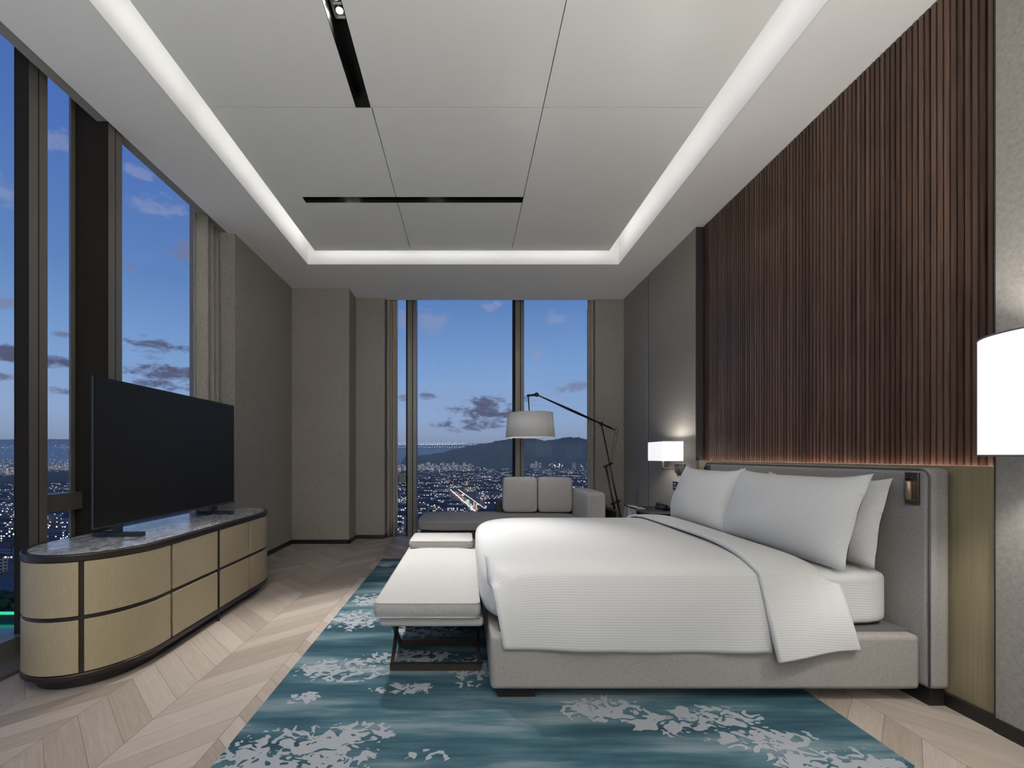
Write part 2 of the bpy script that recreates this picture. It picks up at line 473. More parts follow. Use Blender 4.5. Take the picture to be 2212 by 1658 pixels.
# ------------------------------------------------------------------ mesh helpers
class MB:
    def __init__(self):
        self.v, self.f, self.uv, self.mi = [], [], {}, {}

    def box(self, x0, x1, y0, y1, z0, z1, mi=0):
        b = len(self.v)
        self.v += [(x0, y0, z0), (x1, y0, z0), (x1, y1, z0), (x0, y1, z0), (x0, y0, z1), (x1, y0, z1), (x1, y1, z1), (x0, y1, z1)]
        for q in ((0, 3, 2, 1), (4, 5, 6, 7), (0, 1, 5, 4), (1, 2, 6, 5), (2, 3, 7, 6), (3, 0, 4, 7)):
            self.mi[len(self.f)] = mi
            self.f.append(tuple(b + i for i in q))
        return self

    def obox(self, p, ax, ay, az):
        """box from centre p and three half-axis vectors"""
        b = len(self.v)
        p, ax, ay, az = Vector(p), Vector(ax), Vector(ay), Vector(az)
        for sz in (-1, 1):
            for sx, sy in ((-1, -1), (1, -1), (1, 1), (-1, 1)):
                self.v.append(tuple(p + ax * sx + ay * sy + az * sz))
        for q in ((0, 3, 2, 1), (4, 5, 6, 7), (0, 1, 5, 4), (1, 2, 6, 5), (2, 3, 7, 6), (3, 0, 4, 7)):
            self.f.append(tuple(b + i for i in q))
        return self

    def tube(self, pts, r, n=12, closed=False, caps=True):
        pts = [Vector(p) for p in pts]
        rs = r if isinstance(r, (list, tuple)) else [r] * len(pts)
        b = len(self.v)
        L = len(pts)
        ref = None
        for i, p in enumerate(pts):
            if closed:
                t = pts[(i + 1) % L] - pts[i - 1]
            else:
                t = pts[min(i + 1, L - 1)] - pts[max(i - 1, 0)]
            t.normalize()
            if ref is None:
                ref = Vector((0, 0, 1)) if abs(t.z) < 0.9 else Vector((1, 0, 0))
            a = (ref - t * ref.dot(t)).normalized()
            ref = a
            c = t.cross(a)
            for k in range(n):
                an = 2 * math.pi * k / n
                self.v.append(tuple(p + (a * math.cos(an) + c * math.sin(an)) * rs[i]))
        for i in range(L if closed else L - 1):
            j = (i + 1) % L
            for k in range(n):
                k2 = (k + 1) % n
                self.f.append((b + i * n + k, b + i * n + k2, b + j * n + k2, b + j * n + k))
        if caps and not closed:
            self.f.append(tuple(b + k for k in range(n))[::-1])
            self.f.append(tuple(b + (L - 1) * n + k for k in range(n)))
        return self

    def lathe(self, c, prof, n=32, caps=False):
        b = len(self.v)
        for (r, z) in prof:
            for k in range(n):
                a = 2 * math.pi * k / n
                self.v.append((c[0] + r * math.cos(a), c[1] + r * math.sin(a), c[2] + z))
        for i in range(len(prof) - 1):
            for k in range(n):
                k2 = (k + 1) % n
                self.f.append((b + i * n + k, b + i * n + k2, b + (i + 1) * n + k2, b + (i + 1) * n + k))
        if caps:
            self.f.append(tuple(b + k for k in range(n))[::-1])
            self.f.append(tuple(b + (len(prof) - 1) * n + k for k in range(n)))
        return self

    def ball(self, c, r, n=12):
        prof = [(max(1e-4, r * math.sin(math.pi * i / n)), -r * math.cos(math.pi * i / n)) for i in range(n + 1)]
        return self.lathe(c, prof, 16)

    def grid(self, fn, nu, nv, uvf=None):
        b = len(self.v)
        for j in range(nv + 1):
            for i in range(nu + 1):
                self.v.append(tuple(fn(i / nu, j / nv)))
        for j in range(nv):
            for i in range(nu):
                a = b + j * (nu + 1) + i
                fi = len(self.f)
                self.f.append((a, a + 1, a + nu + 2, a + nu + 1))
                if uvf:
                    self.uv[fi] = [uvf(i / nu, j / nv), uvf((i + 1) / nu, j / nv), uvf((i + 1) / nu, (j + 1) / nv), uvf(i / nu, (j + 1) / nv)]
        return self

    def prism(self, poly, z0, z1):
        b = len(self.v)
        n = len(poly)
        self.v += [(p[0], p[1], z0) for p in poly] + [(p[0], p[1], z1) for p in poly]
        self.f.append(tuple(b + i for i in range(n))[::-1])
        self.f.append(tuple(b + n + i for i in range(n)))
        for i in range(n):
            j = (i + 1) % n
            self.f.append((b + i, b + j, b + n + j, b + n + i))
        return self

    def superbox(self, c, h, p=8.0, n=14, puff=(0, 0, 0)):
        """rounded, slightly inflated box: centre c, half sizes h"""
        b0 = len(self.v)
        idx = {}
        def vid(q):
            k = tuple(round(x, 5) for x in q)
            if k not in idx:
                x, y, z = q
                s = (abs(x) ** p + abs(y) ** p + abs(z) ** p) ** (-1.0 / p)
                x, y, z = x * s, y * s, z * s
                fx = 1 + puff[0] * (1 - y * y) * (1 - z * z)
                fy = 1 + puff[1] * (1 - x * x) * (1 - z * z)
                fz = 1 + puff[2] * (1 - x * x) * (1 - y * y)
                idx[k] = len(self.v)
                self.v.append((c[0] + h[0] * x * fx, c[1] + h[1] * y * fy, c[2] + h[2] * z * fz))
            return idx[k]
        def w(i):
            t = -1 + 2 * i / n
            return math.copysign(1 - (1 - abs(t)) ** 1.5, t)
        for ax in range(3):
            for sg in (-1, 1):
                for i in range(n):
                    for j in range(n):
                        cs = []
                        for (a, bq) in ((i, j), (i + 1, j), (i + 1, j + 1), (i, j + 1)):
                            q = [0, 0, 0]
                            q[ax] = sg
                            q[(ax + 1) % 3] = w(a)
                            q[(ax + 2) % 3] = w(bq)
                            cs.append(vid(q))
                        self.f.append(tuple(cs if sg > 0 else cs[::-1]))
        return self


def wloc(o):
    v = Vector((0, 0, 0))
    while o is not None:
        v += o.location
        o = o.parent
    return v


def obj(name, mb, mat, parent=None, smooth=False, bevel=0.0, seg=3, solid=0.0, angle=None):
    me = bpy.data.meshes.new(name)
    off = wloc(parent) if parent is not None else Vector((0, 0, 0))
    me.from_pydata([(v[0] - off.x, v[1] - off.y, v[2] - off.z) for v in mb.v], [], mb.f)
    if mb.uv:
        ul = me.uv_layers.new(name='UVMap')
        for p in me.polygons:
            u = mb.uv.get(p.index)
            if u:
                for li, co in zip(p.loop_indices, u):
                    ul.data[li].uv = co
    mats = mat if isinstance(mat, (list, tuple)) else [mat]
    for mt in mats:
        me.materials.append(mt)
    if len(mats) > 1:
        for p in me.polygons:
            p.material_index = mb.mi.get(p.index, 0)
    bm = bmesh.new()
    bm.from_mesh(me)
    bmesh.ops.recalc_face_normals(bm, faces=bm.faces)
    bm.to_mesh(me)
    bm.free()
    if smooth:
        for p in me.polygons:
            p.use_smooth = True
    o = bpy.data.objects.new(name, me)
    C.objects.link(o)
    if parent is not None:
        o.parent = parent
    if solid:
        s = o.modifiers.new('thickness', 'SOLIDIFY')
        s.thickness = solid
        s.offset = 0
    if bevel:
        b = o.modifiers.new('bevel', 'BEVEL')
        b.width = bevel
        b.segments = seg
        b.limit_method = 'ANGLE'
        b.angle_limit = math.radians(40)
        for p in me.polygons:
            p.use_smooth = True
        me.set_sharp_from_angle(angle=math.radians(angle or 60))
    return o


def tag(o, label=None, cat=None, group=None, kind=None):
    if label:
        o['label'] = label
    if cat:
        o['category'] = cat
    if group:
        o['group'] = group
    if kind:
        o['kind'] = kind
    return o


def thing(name, label, cat, loc=(0, 0, 0), group=None, kind=None):
    o = bpy.data.objects.new(name, None)
    o.empty_display_size = 0.1
    o.location = loc
    C.objects.link(o)
    return tag(o, label, cat, group, kind)


def structure(name, mb, mat, label=None, parent=None, **kw):
    o = obj(name, mb, mat, parent, **kw)
    if parent is None:
        tag(o, label, None, None, 'structure')
    return o


def box(*a):
    return MB().box(*a)


def light(name, typ, loc, energy, parent=None, color=(1, 1, 1), target=None, **kw):
    l = bpy.data.lights.new(name, typ)
    l.energy = energy
    l.color = color
    for k, v in kw.items():
        setattr(l, k, v)
    l.cycles.use_multiple_importance_sampling = False
    o = bpy.data.objects.new(name, l)
    C.objects.link(o)
    off = wloc(parent) if parent is not None else Vector((0, 0, 0))
    o.location = Vector(loc) - off
    if target is not None:
        o.rotation_euler = (Vector(target) - Vector(loc)).to_track_quat('-Z', 'Y').to_euler()
    if parent is not None:
        o.parent = parent
    return o


# ================================================================== SETTING
ZC = 3.418          # lower ceiling
ZP = 3.520          # floating centre panel
YB = -2.6           # wall behind the camera

structure('floor', box(-2.75, 2.6, YB, 6.75, -0.12, 0.0), M['floor'], 'pale limed oak floor laid in chevrons')

# lower ceiling ring round the tray
cm = MB()
cm.box(-2.41, -1.865, YB, 6.40, ZC, ZC + 0.10)
cm.box(1.785, 2.60, YB, 6.40, ZC, ZC + 0.10)
cm.box(-1.865, 1.785, 5.213, 6.40, ZC, ZC + 0.10)
cm.box(-1.865, 1.785, YB, -1.6, ZC, ZC + 0.10)
ceil = structure('ceiling', cm, M['ceiling'], 'flat grey ceiling border round the raised tray')
fm = MB()
fm.box(-1.885, -1.865, -1.6, 5.213, ZC + 0.10, 3.86)
fm.box(1.785, 1.805, -1.6, 5.213, ZC + 0.10, 3.86)
fm.box(-1.885, 1.805, 5.213, 5.233, ZC + 0.10, 3.86)
fm.box(-1.885, 1.805, -1.62, -1.6, ZC + 0.10, 3.86)
fm.box(-1.885, 1.805, -1.62, 5.233, 3.86, 3.90)
# white returns covering the cut edge of the border
for b in ((-1.866, -1.862, -1.6, 5.213), (1.782, 1.786, -1.6, 5.213), (-1.866, 1.786, 5.209, 5.2135), (-1.866, 1.786, -1.601, -1.597)):
    fm.box(b[0], b[1], b[2], b[3], ZC, ZC + 0.11)
obj('cove', fm, M['cove_white'], ceil)
pm = MB()
g = 0.003
A0, A1 = -1.45, 3.0
cells = [(-1.737, -0.747, 0.2, A1 - g), (-1.737, -0.95, A0, 0.2), (-0.85, -0.747, A0, 0.2), (-0.95, -0.85, A0, -1.2), (-0.646, 0.515 - g, A0, A1 - g), (0.515 + g, 1.631, 0.2, A1 - g), (0.515 + g, 0.85, A0, 0.2), (0.95, 1.631, A0, 0.2), (0.85, 0.95, A0, -1.2), (-0.747, -0.646, A0, 0.2),
         (-1.737, -0.64 - g, A1 + g, 4.03), (-0.64 + g, 0.515 - g, A1 + g, 4.03), (0.515 + g, 1.631, A1 + g, 4.0295),
         (-1.737, -1.49, 4.03, 4.12), (0.515 + g, 1.631, 4.0305, 5.08),
         (-1.737, -0.64 - g, 4.12, 5.08), (-0.64 + g, 0.515 - g, 4.12, 5.08)]
for (x0, x1, y0, y1) in cells:
    pm.box(x0, x1, y0, y1, ZP, ZP + 0.035)
obj('ceiling_panel', pm, M['ceiling_panel'], ceil)
sm_ = MB()
for b in ((-0.66, -0.62, 3.0, 4.03), (-0.66, -0.62, 4.12, 5.08), (0.49, 0.54, A0, 5.08), (-1.737, -0.75, 2.97, 3.03), (-0.64, 1.631, 2.97, 3.03), (0.54, 1.631, 4.01, 4.05)):
    sm_.box(b[0], b[1], b[2], b[3], ZP + 0.0352, ZP + 0.045)
obj('seam_backing', sm_, M['seam'], ceil)


def slot(name, x0, x1, y0, y1):
    s = MB()
    z0, z1, th = ZP - 0.001, ZP + 0.125, 0.004
    s.box(x0, x0 + th, y0, y1, z0, z1)
    s.box(x1 - th, x1, y0, y1, z0, z1)
    s.box(x0, x1, y0, y0 + th, z0, z1)
    s.box(x0, x1, y1 - th, y1, z0, z1)
    s.box(x0, x1, y0, y1, z1 - th, z1)
    return obj(name, s, M['slot_black'], ceil)


slot('light_slot', -0.747, -0.646, 0.2, 2.995)
slot('light_slot', -1.49, 0.514, 4.03, 4.12)
slot('light_slot', 0.85, 0.95, -1.2, 0.2)  # added slot out of view, holds the right fill spotlight
slot('light_slot', -0.95, -0.85, -1.2, 0.2)  # added slot out of view, holds the left fill spotlight
lm = MB()
for b in ((-1.735, -1.715, -1.4, 5.06), (1.609, 1.629, -1.4, 5.06)):
    lm.box(b[0], b[1], b[2], b[3], ZP + 0.036, ZP + 0.050)
for b in ((-1.71, 1.6, 5.058, 5.078), (-1.71, 1.6, -1.45, -1.43)):
    lm.box(b[0], b[1], b[2], b[3], ZP + 0.036, ZP + 0.050)
obj('led_strip', lm, M['led'], ceil)

# left: curtain pocket, header above the glass
pk = MB()
pk.box(-2.80, -2.41, YB, 4.60, 3.74, 3.80)
pk.box(-2.41, -2.405, YB, 4.5, ZC + 0.10, 3.80)
pk.box(-2.71, -2.645, YB, 4.49, 3.70, 3.74)
pk.box(-2.496, -2.411, YB, 3.0, 3.43, 3.455)
pk.box(-2.496, -2.411, 3.14, 4.485, 3.43, 3.455)
pk.box(-1.6, 2.3, 6.40, 6.75, 3.74, 3.80)
pk.box(-1.6, 2.3, 6.40, 6.405, ZC + 0.10, 3.80)
pk.box(-1.6, 2.3, 6.60, 6.66, 3.60, 3.74)
obj('curtain_pocket', pk, M['header'], ceil)

# walls
wl = MB()
wl.box(-2.80, -2.34, 4.49, 5.07, 0.0, ZC)
wl.box(-2.80, -2.34, 5.078, 5.95, 0.0, ZC)
wl.box(-2.80, -2.352, 5.06, 5.09, 0.0, ZC)
wl.box(-2.80, -2.41, 4.49, 4.60, ZC, 3.74)
structure('wall_left', wl, M['fabric_wall'], 'taupe fabric wall beside the left window')
wf = MB()
wf.box(-2.80, -1.574, 5.95, 6.80, 0.0, ZC)
wf.box(-1.574, -1.165, 6.31, 6.80, 0.0, ZC)
wf.box(-1.574, -1.20, 6.41, 6.80, ZC, 3.74)
structure('wall_back_left', wf, M['fabric_wall'], 'taupe fabric pier left of the far window')
wr2 = MB()
wr2.box(1.842, 2.60, 6.36, 6.80, 0.0, ZC)
wr2.box(1.85, 2.60, 6.41, 6.80, ZC, 3.74)
structure('wall_back_right', wr2, M['fabric_wall'], 'taupe fabric strip right of the far window')
wr = MB()
wr.box(2.25, 2.60, 4.37, 5.50, 0.0, ZC)
wr.box(2.25, 2.60, 5.545, 6.36, 0.0, ZC)
structure('wall_right_near', box(2.25, 2.60, YB, 1.89, 0.0, ZC), M['fabric_wall'], 'grey fabric wall at the right edge of the picture')
structure('wall_right_recess', box(2.505, 2.60, 1.89, 4.37, 0.0, ZC), M['plaster'], 'hidden wall behind the slats')
wall_r = structure('wall_right', wr, M['fabric_wall'], 'grey fabric wall beside the bed')
gr = MB()
gr.box(2.262, 2.30, 5.50, 5.545, 0.0, ZC)
gr.box(2.246, 2.50, 1.8901, 1.8925, 0.06, ZC)
gr.box(2.252, 2.50, 4.3600, 4.3695, 1.13, ZC)
obj('groove', gr, M['seam'], wall_r)
gl_ = MB()
gl_.box(-2.3585, -2.34, 5.0705, 5.0775, 0.0, ZC)
structure('wall_behind', box(-2.8, 2.6, YB - 0.1, YB, 0, 3.8), M['plaster'], 'plain wall behind the viewer')

bl = MB()
bl.box(-2.34, -2.33, 4.49, 5.95, 0, 0.055)
bl.box(-2.62, -2.33, 4.48, 4.49, 0, 0.055)
structure('baseboard_left', bl, M['baseboard'], 'black skirting along the left fabric wall')
bb = MB()
bb.box(-2.33, -1.564, 5.94, 5.95, 0, 0.055)
bb.box(-1.574, -1.564, 5.94, 6.31, 0, 0.055)
bb.box(-1.564, -1.16, 6.30, 6.31, 0, 0.055)
bb.box(-1.165, -1.158, 6.30, 6.44, 0, 0.055)
bb.box(1.842, 2.25, 6.35, 6.36, 0, 0.055)
structure('baseboard_back', bb, M['baseboard'], 'black skirting along the far piers')
br = MB()
br.box(2.24, 2.25, YB, 1.89, 0, 0.06)
br.box(2.245, 2.27, 1.89, 4.36, 0, 0.06)
br.box(2.24, 2.25, 4.37, 5.50, 0, 0.06)
br.box(2.24, 2.25, 5.545, 6.35, 0, 0.06)
structure('baseboard_right', br, M['baseboard'], 'black skirting along the bed wall')

# slatted headboard wall: backing + slats in one cladding, bronze dado and lit ledge
sl = MB()
sl.box(2.355, 2.50, 1.893, 4.358, 1.127, ZC - 0.002)
y = 1.897
while y + 0.0185 < 4.36:
    sl.box(2.318, 2.356, y, y + 0.0185, 1.128, ZC - 0.004)
    y += 0.0302
slat = thing('slat_panel', 'dark walnut panel of fine vertical slats rising above the bed', 'wall panel', (2.35, 3.1, 1.126))
obj('slats', sl, M['walnut'], slat)
bp = MB()
bp.box(2.268, 2.29, 1.893, 4.358, 0.0, 1.125)
bp.box(2.29, 2.50, 1.893, 4.358, 0.0, 1.095)
bpo = tag(obj('bronze_panel', bp, M['bronze_panel']), 'brushed olive bronze dado panel behind the upholstered headboard', 'wall panel')
lw = MB()
lw.box(2.296, 2.312, 1.93, 4.33, 1.0955, 1.102)
obj('led_strip', lw, M['led_warm'], bpo)

# ------------------------------------------------------------------ windows
win1 = thing('window_1', 'tall left window wall overlooking the city', None, (-2.60, 1.5, 0), kind='structure')
obj('sill', box(-2.75, -2.42, YB, 4.48, 0.0, 0.02), M['sill'], win1)
obj('bottom_rail', box(-2.70, -2.60, YB, 4.48, 0.02, 0.125), M['mullion'], win1)
panes = [(YB, 2.63), (2.72, 2.98), (3.12, 4.48)]
for (a, b) in panes:
    obj('pane', box(-2.653, -2.647, a, b, 0.12, 3.72), M['glass'], win1)


def mullion_left(y0, y1, xin):
    o = MB()
    o.box(-2.66, min(xin, -2.50), y0, y1, 0.02, 3.735)
    if xin > -2.5:
        o.box(-2.502, xin, y0, y1, 0.02, 3.43)
    m = obj('mullion', o, M['mullion'], win1)
    d = MB()
    d.box(-2.66, xin - 0.0015, y0 - 0.003, y0 + 0.002, 0.02, 3.43 if xin > -2.5 else 3.73)
    if xin > -2.5:
        d.box(-2.66, -2.501, y0 - 0.003, y0 + 0.002, 3.43, 3.73)          # dark cheek
    yc = y0 + (y1 - y0) * 0.5
    d.box(xin - 0.004, xin + 0.0006, yc - 0.003, yc + 0.003, 0.02, 3.43 if xin > -2.5 else 3.73)
    obj('dark_cheek', d, M['mullion_dark'], m)
    return m


mullion_left(2.615, 2.73, -2.574)
mullion_left(3.01, 3.128, -2.425)
mullion_left(0.2, 0.31, -2.574)
obj('mullion', box(-2.662, -2.648, 2.975, 3.006, 0.02, 3.73), M['mullion'], win1)
obj('transom', box(-2.70, -2.600, 2.73, 3.01, 0.817, 0.93), M['mullion'], win1)

win2 = thing('window_2', 'full height far window framing the hill and the city', None, (0.4, 6.6, 0), kind='structure')
obj('bottom_rail', box(-1.2, 1.95, 6.56, 6.66, 0.0, 0.03), M['mullion'], win2)
for (a, b) in ((-1.2, -0.86), (-0.74, 0.72), (0.82, 1.95)):
    obj('pane', box(a, b, 6.618, 6.624, 0.03, 3.62), M['glass'], win2)


def mullion_far(x0, x1, y0=6.48):
    m = obj('mullion', box(x0, x1, y0, 6.66, 0.0, 3.66), M['mullion'], win2)
    d = MB()
    xc = x0 + (x1 - x0) * 0.58
    d.box(xc - 0.006, xc + 0.006, y0 - 0.0008, y0 + 0.004, 0.0, 3.66)
    d.box(x0 - 0.03, x0, y0 + 0.06, 6.655, 0.0, 3.66)
    obj('dark_cheek', d, M['mullion_dark'], m)
    return m


mullion_far(-0.862, -0.735)
mullion_far(0.712, 0.838)
obj('transom', box(-1.2, -0.86, 6.54, 6.65, 0.785, 0.885), M['mullion'], win2)


def curtain(name, label, p0, p1, nfold, amp, z0, z1, ph=0.0):
    p0, p1 = Vector((p0[0], p0[1], 0)), Vector((p1[0], p1[1], 0))
    d = (p1 - p0)
    nrm = Vector((-d.y, d.x, 0)).normalized()
    def fn(u, v):
        k = math.sin(ph + u * nfold * 2 * math.pi)
        k = math.copysign(abs(k) ** 0.75, k)
        a = amp * (0.75 + 0.25 * math.sin(3 * u + 1.5 * v))
        p = p0 + d * u + nrm * a * k
        return (p.x, p.y, z0 + (z1 - z0) * v)
    m = MB().grid(fn, 26 * nfold, 14)
    o = obj(name, m, M['curtain'], smooth=True, solid=0.006)
    return tag(o, label, 'curtain')


curtain('curtain', 'taupe curtain drawn back at the left window behind the television', (-2.475, 4.10), (-2.50, 4.455), 3, 0.05, 0.012, 3.428, 0.6)
curtain('curtain', 'taupe curtain drawn back on the left of the far window', (-1.175, 6.455), (-1.005, 6.455), 2, 0.03, 0.012, 3.735, 2.0)
curtain('curtain', 'narrow taupe curtain on the right of the far window behind the arc lamp', (1.765, 6.47), (1.94, 6.47), 2, 0.03, 0.012, 3.735, 0.3)

# ================================================================== SPOTLIGHTS IN THE SLOTS
def spotlight(loc, label, along, n, target, energy, size=75, blend=0.7):
    t = thing('spotlight', label, 'spotlight', loc, 'recessed spotlights in the ceiling slots')
    x, y, z = loc
    pitch = 0.075
    hl, hw = pitch * n / 2 + 0.006, 0.036
    def bx(a0, a1, b0, b1, z0, z1):
        if along == 'y':
            return (x + b0, x + b1, y + a0, y + a1, z0, z1)
        return (x + a0, x + a1, y + b0, y + b1, z0, z1)
    fr = MB()
    fr.box(*bx(-hl, hl, -hw, -hw + 0.008, z - 0.014, z))
    fr.box(*bx(-hl, hl, hw - 0.008, hw, z - 0.014, z))
    for k in range(n + 1):
        a = -hl + 0.004 + k * (2 * hl - 0.008) / n
        fr.box(*bx(a - 0.004, a + 0.004, -hw, hw, z - 0.014, z))
    fr.box(*bx(-hl, hl, -hw, hw, z, z + 0.004))
    obj('frame', fr, M['white_metal'], t)
    for k in range(n):
        a = (k - (n - 1) / 2) * pitch
        cx, cy = (x, y + a) if along == 'y' else (x + a, y)
        can = MB().lathe((cx, cy, z - 0.012), [(0.020, 0.0), (0.024, 0.0), (0.027, 0.010), (0.018, 0.011)], 20)
        cn = obj('lamp', can, M['bronze_dark'], t, smooth=True)
        obj('lens', MB().lathe((cx, cy, z - 0.0125), [(0.0005, 0), (0.020, 0.0)], 20), M['lens'], cn)
        light('lamp_light', 'SPOT', (cx, cy, z - 0.03), energy, t, (1.0, 0.97, 0.93), target,
              spot_size=math.radians(size), spot_blend=blend, shadow_soft_size=0.022)
    return t


ZS = ZP + 0.105
spotlight((-0.697, 2.40, ZS), 'twin spotlight shining in the ceiling slot at the top of the picture', 'y', 2, (-0.2, 2.2, 0), 16, 120, 1.0)
spotlight((-1.08, 4.075, ZS), 'twin spotlight hidden in the far ceiling slot above the bench', 'x', 2, (-0.40, 2.45, 0.1), 340, 56, 0.7)
spotlight((-0.30, 4.075, ZS), 'twin spotlight hidden in the far ceiling slot above the bed', 'x', 2, (1.75, 3.0, 0.75), 48, 60, 1.0)
spotlight((-0.697, 0.9, ZS), 'added fill twin spotlight in the long slot above the viewer', 'y', 2, (0.5, 2.6, 0.3), 16, 140, 1.0)  # added out of view for more fill light
spotlight((0.90, -0.5, ZS), 'added fill twin spotlight in an added rear ceiling slot behind the viewer, on the right', 'y', 2, (0.9, 2.6, 0.6), 22, 150, 1.0)  # added out of view, lights the bed front
spotlight((-0.90, -0.5, ZS), 'added fill twin spotlight in an added rear ceiling slot behind the viewer, on the left', 'y', 2, (-0.9, 3.2, 0.8), 40, 150, 1.0)  # added out of view, fills the left side of the room

# ================================================================== BED
bed = thing('bed', 'wide grey linen upholstered bed with tall headboard standing on the blue rug', 'bed', (1.1, 3.05, 0))
obj('base_frame', box(0.114, 2.158, 2.11, 4.0, 0.058, 0.318), M['headboard'], bed, bevel=0.022, seg=4)
obj('mattress_platform', box(0.16, 2.15, 2.16, 3.95, 0.31, 0.326), M['piping_dark'], bed)
hbm = box(2.16, 2.262, 2.07, 4.04, 0.075, 1.115)
hb = obj('headboard', hbm, M['headboard'], bed, bevel=0.03, seg=5)


def rrect_yz(x, y0, y1, z0, z1, r, n=8, skip_bottom=True):
    pts = [(x, y0, z0)]
    for k in range(n + 1):
        a = math.pi - (math.pi / 2) * k / n
        pts.append((x, y0 + r + r * math.cos(a), z1 - r + r * math.sin(a)))
    for k in range(n + 1):
        a = math.pi / 2 - (math.pi / 2) * k / n
        pts.append((x, y1 - r + r * math.cos(a), z1 - r + r * math.sin(a)))
    pts.append((x, y1, z0))
    return pts


obj('piping', MB().tube(rrect_yz(2.164, 2.078, 4.032, 0.09, 1.108, 0.045), 0.0045, 8), M['piping_dark'], hb, smooth=True)
for (x0, x1, y0, y1) in ((0.15, 0.33, 2.14, 2.26), (0.15, 0.33, 3.84, 3.96), (1.9, 2.08, 3.84, 3.96), (1.9, 2.08, 2.3, 2.42)):
    obj('leg', box(x0, x1, y0, y1, 0.012 if x1 < 1.6 else 0.0, 0.06), M['espresso'], bed)
obj('plinth', box(2.17, 2.24, 2.085, 4.02, 0.0, 0.078), M['baseboard'], bed)

mt = MB().superbox((1.16, 3.065, 0.4625), (0.985, 0.875, 0.1365), 14, 16)
for fi, f in enumerate(mt.f):
    mt.uv[fi] = [(mt.v[i][0], mt.v[i][2] + mt.v[i][1]) for i in f]
tag(obj('mattress', mt, M['mattress'], smooth=True), 'mattress in a white striped sheet showing at the head of the bed', 'mattress')

# duvet
DX0, DX1, DY0, DY1 = 0.068, 1.83, 2.135, 3.985
DCX, DCY, DHX, DHY, DZ, DH = (DX0 + DX1) / 2, (DY0 + DY1) / 2, (DX1 - DX0) / 2, (DY1 - DY0) / 2, 0.50, 0.178


def dz_top(x, y):
    xn, yn = abs((x - DCX) / DHX), abs((y - DCY) / DHY)
    r = (xn ** 9 + yn ** 9) ** (1 / 9)
    return DZ + DH * max(0.0, 1 - r ** 3.2) ** (1 / 3.2)


def sgp(v, e):
    return math.copysign(abs(v) ** e, v)


du = thing('duvet', 'white striped duvet spread over the bed with its top turned down', 'duvet', (0.9, 3.06, 0.33))
dm = MB()
def dfn(u, v):
    th = -2 * math.pi * u
    ph = math.radians(-62 + 152 * v)
    e = 2 / 3.2 if ph > 0 else 2 / 6.0
    c = max(0.0, math.cos(ph)) ** e
    x = DCX + DHX * c * sgp(math.cos(th), 2 / 9)
    yy = DCY + DHY * c * sgp(math.sin(th), 2 / 9)
    return (x, yy, DZ + DH * sgp(math.sin(ph), e))
# even spacing along the plan outline
def du_u(u):
    return u
dm.grid(dfn, 128, 40)
for fi, f in enumerate(dm.f):
    dm.uv[fi] = [(dm.v[i][0], dm.v[i][1] + 0.6 * dm.v[i][2]) for i in f]
obj('cover', dm, M['bedding'], du, smooth=True)


def drape(x0f, x1f, y_start, z_bot, off, y_out, nx, nv, far=False, wave=0.006):
    """sheet following the duvet top then hanging down the near side; returns MB"""
    ys = [y_start + (2.165 - y_start) * (k / 30) for k in range(31)]
    m = MB()
    def path(x, v):
        # v 0..1 : top part to 0.55, hanging part after
        zb = z_bot(x)
        if v < 0.55:
            q = v / 0.55
            yy = y_start + (2.165 - y_start) * q
            k = q * q * (3 - 2 * q)
            k *= min(1.0, max(0.0, (x - x0f(v)) / 0.05 + q * q))
            o = off * k - 0.004 * (1 - k)
            z = max(dz_top(x, yy), 0.53) + o
            return yy - off * 0.6 * q * q, z
        q = (v - 0.55) / 0.45
        ya, za = path(x, 0.5499)
        s = q
        zz = za + (zb - za) * s
        yb = ya + (y_out - ya) * (1 - (1 - s) ** 2.4)
        yb += wave * math.sin(7.0 * x + 0.6) * s + 0.5 * wave * math.sin(17 * x + 2) * s * s
        return yb, zz
    def fn(u, v):
        xa, xb = x0f(v), x1f(v)
        x = xa + (xb - xa) * u
        yy, z = path(x, v)
        return (x, yy, z)
    ln = [0.0]
    for k in range(1, nv + 1):
        p, q = path(0.8, (k - 1) / nv), path(0.8, k / nv)
        ln.append(ln[-1] + math.hypot(q[0] - p[0], q[1] - p[1]))
    def uvf(u, v):
        return (x0f(v) + (x1f(v) - x0f(v)) * u, ln[int(round(v * nv))])
    m.grid(fn, nx, nv, uvf)
    return m


flap = drape(lambda v: 0.105 + 0.07 * max(0, (v - 0.45) / 0.55) ** 0.8, lambda v: 1.44, 2.60,
             lambda x: 0.252 + 0.012 * math.sin(2.2 * x + 2.2) - 0.01 * max(0, 0.4 - x), 0.008, 2.098, 60, 44)
obj('side_drop', flap, M['bedding'], du, smooth=True, solid=0.007)


def band_fn(u, v):
    x = 1.408 + 0.392 * u
    if v < 0.5:
        q = v / 0.5
        ys = 3.985 - (3.985 - 2.16) * q
        o = 0.022 + 0.004 * math.sin(3 * ys + 4 * u)
        z = max(dz_top(x, ys), 0.53) + o
        return (x + 0.01 * math.sin(2.2 * ys), ys - 0.012 * q * q * q, z)
    q = (v - 0.5) / 0.5
    x0, y0, z0 = band_fn(u, 0.49999)
    zb = 0.208 + 0.055 * u + 0.010 * math.sin(u * 3.14)
    zz = z0 + (zb - z0) * q
    yy = y0 + (2.078 - y0) * (1 - (1 - q) ** 2.2) - 0.012 * math.sin(u * 5 + 0.5) * q
    return (x + 0.045 * q * q, yy, zz)


bn = MB()
bn.grid(band_fn, 24, 90, lambda u, v: (band_fn(u, v)[0], (band_fn(u, v)[1] if v < 0.5 else band_fn(u, v)[1] + band_fn(u, v)[2])))
obj('turned_down_band', bn, M['bedding'], du, smooth=True, solid=0.02)


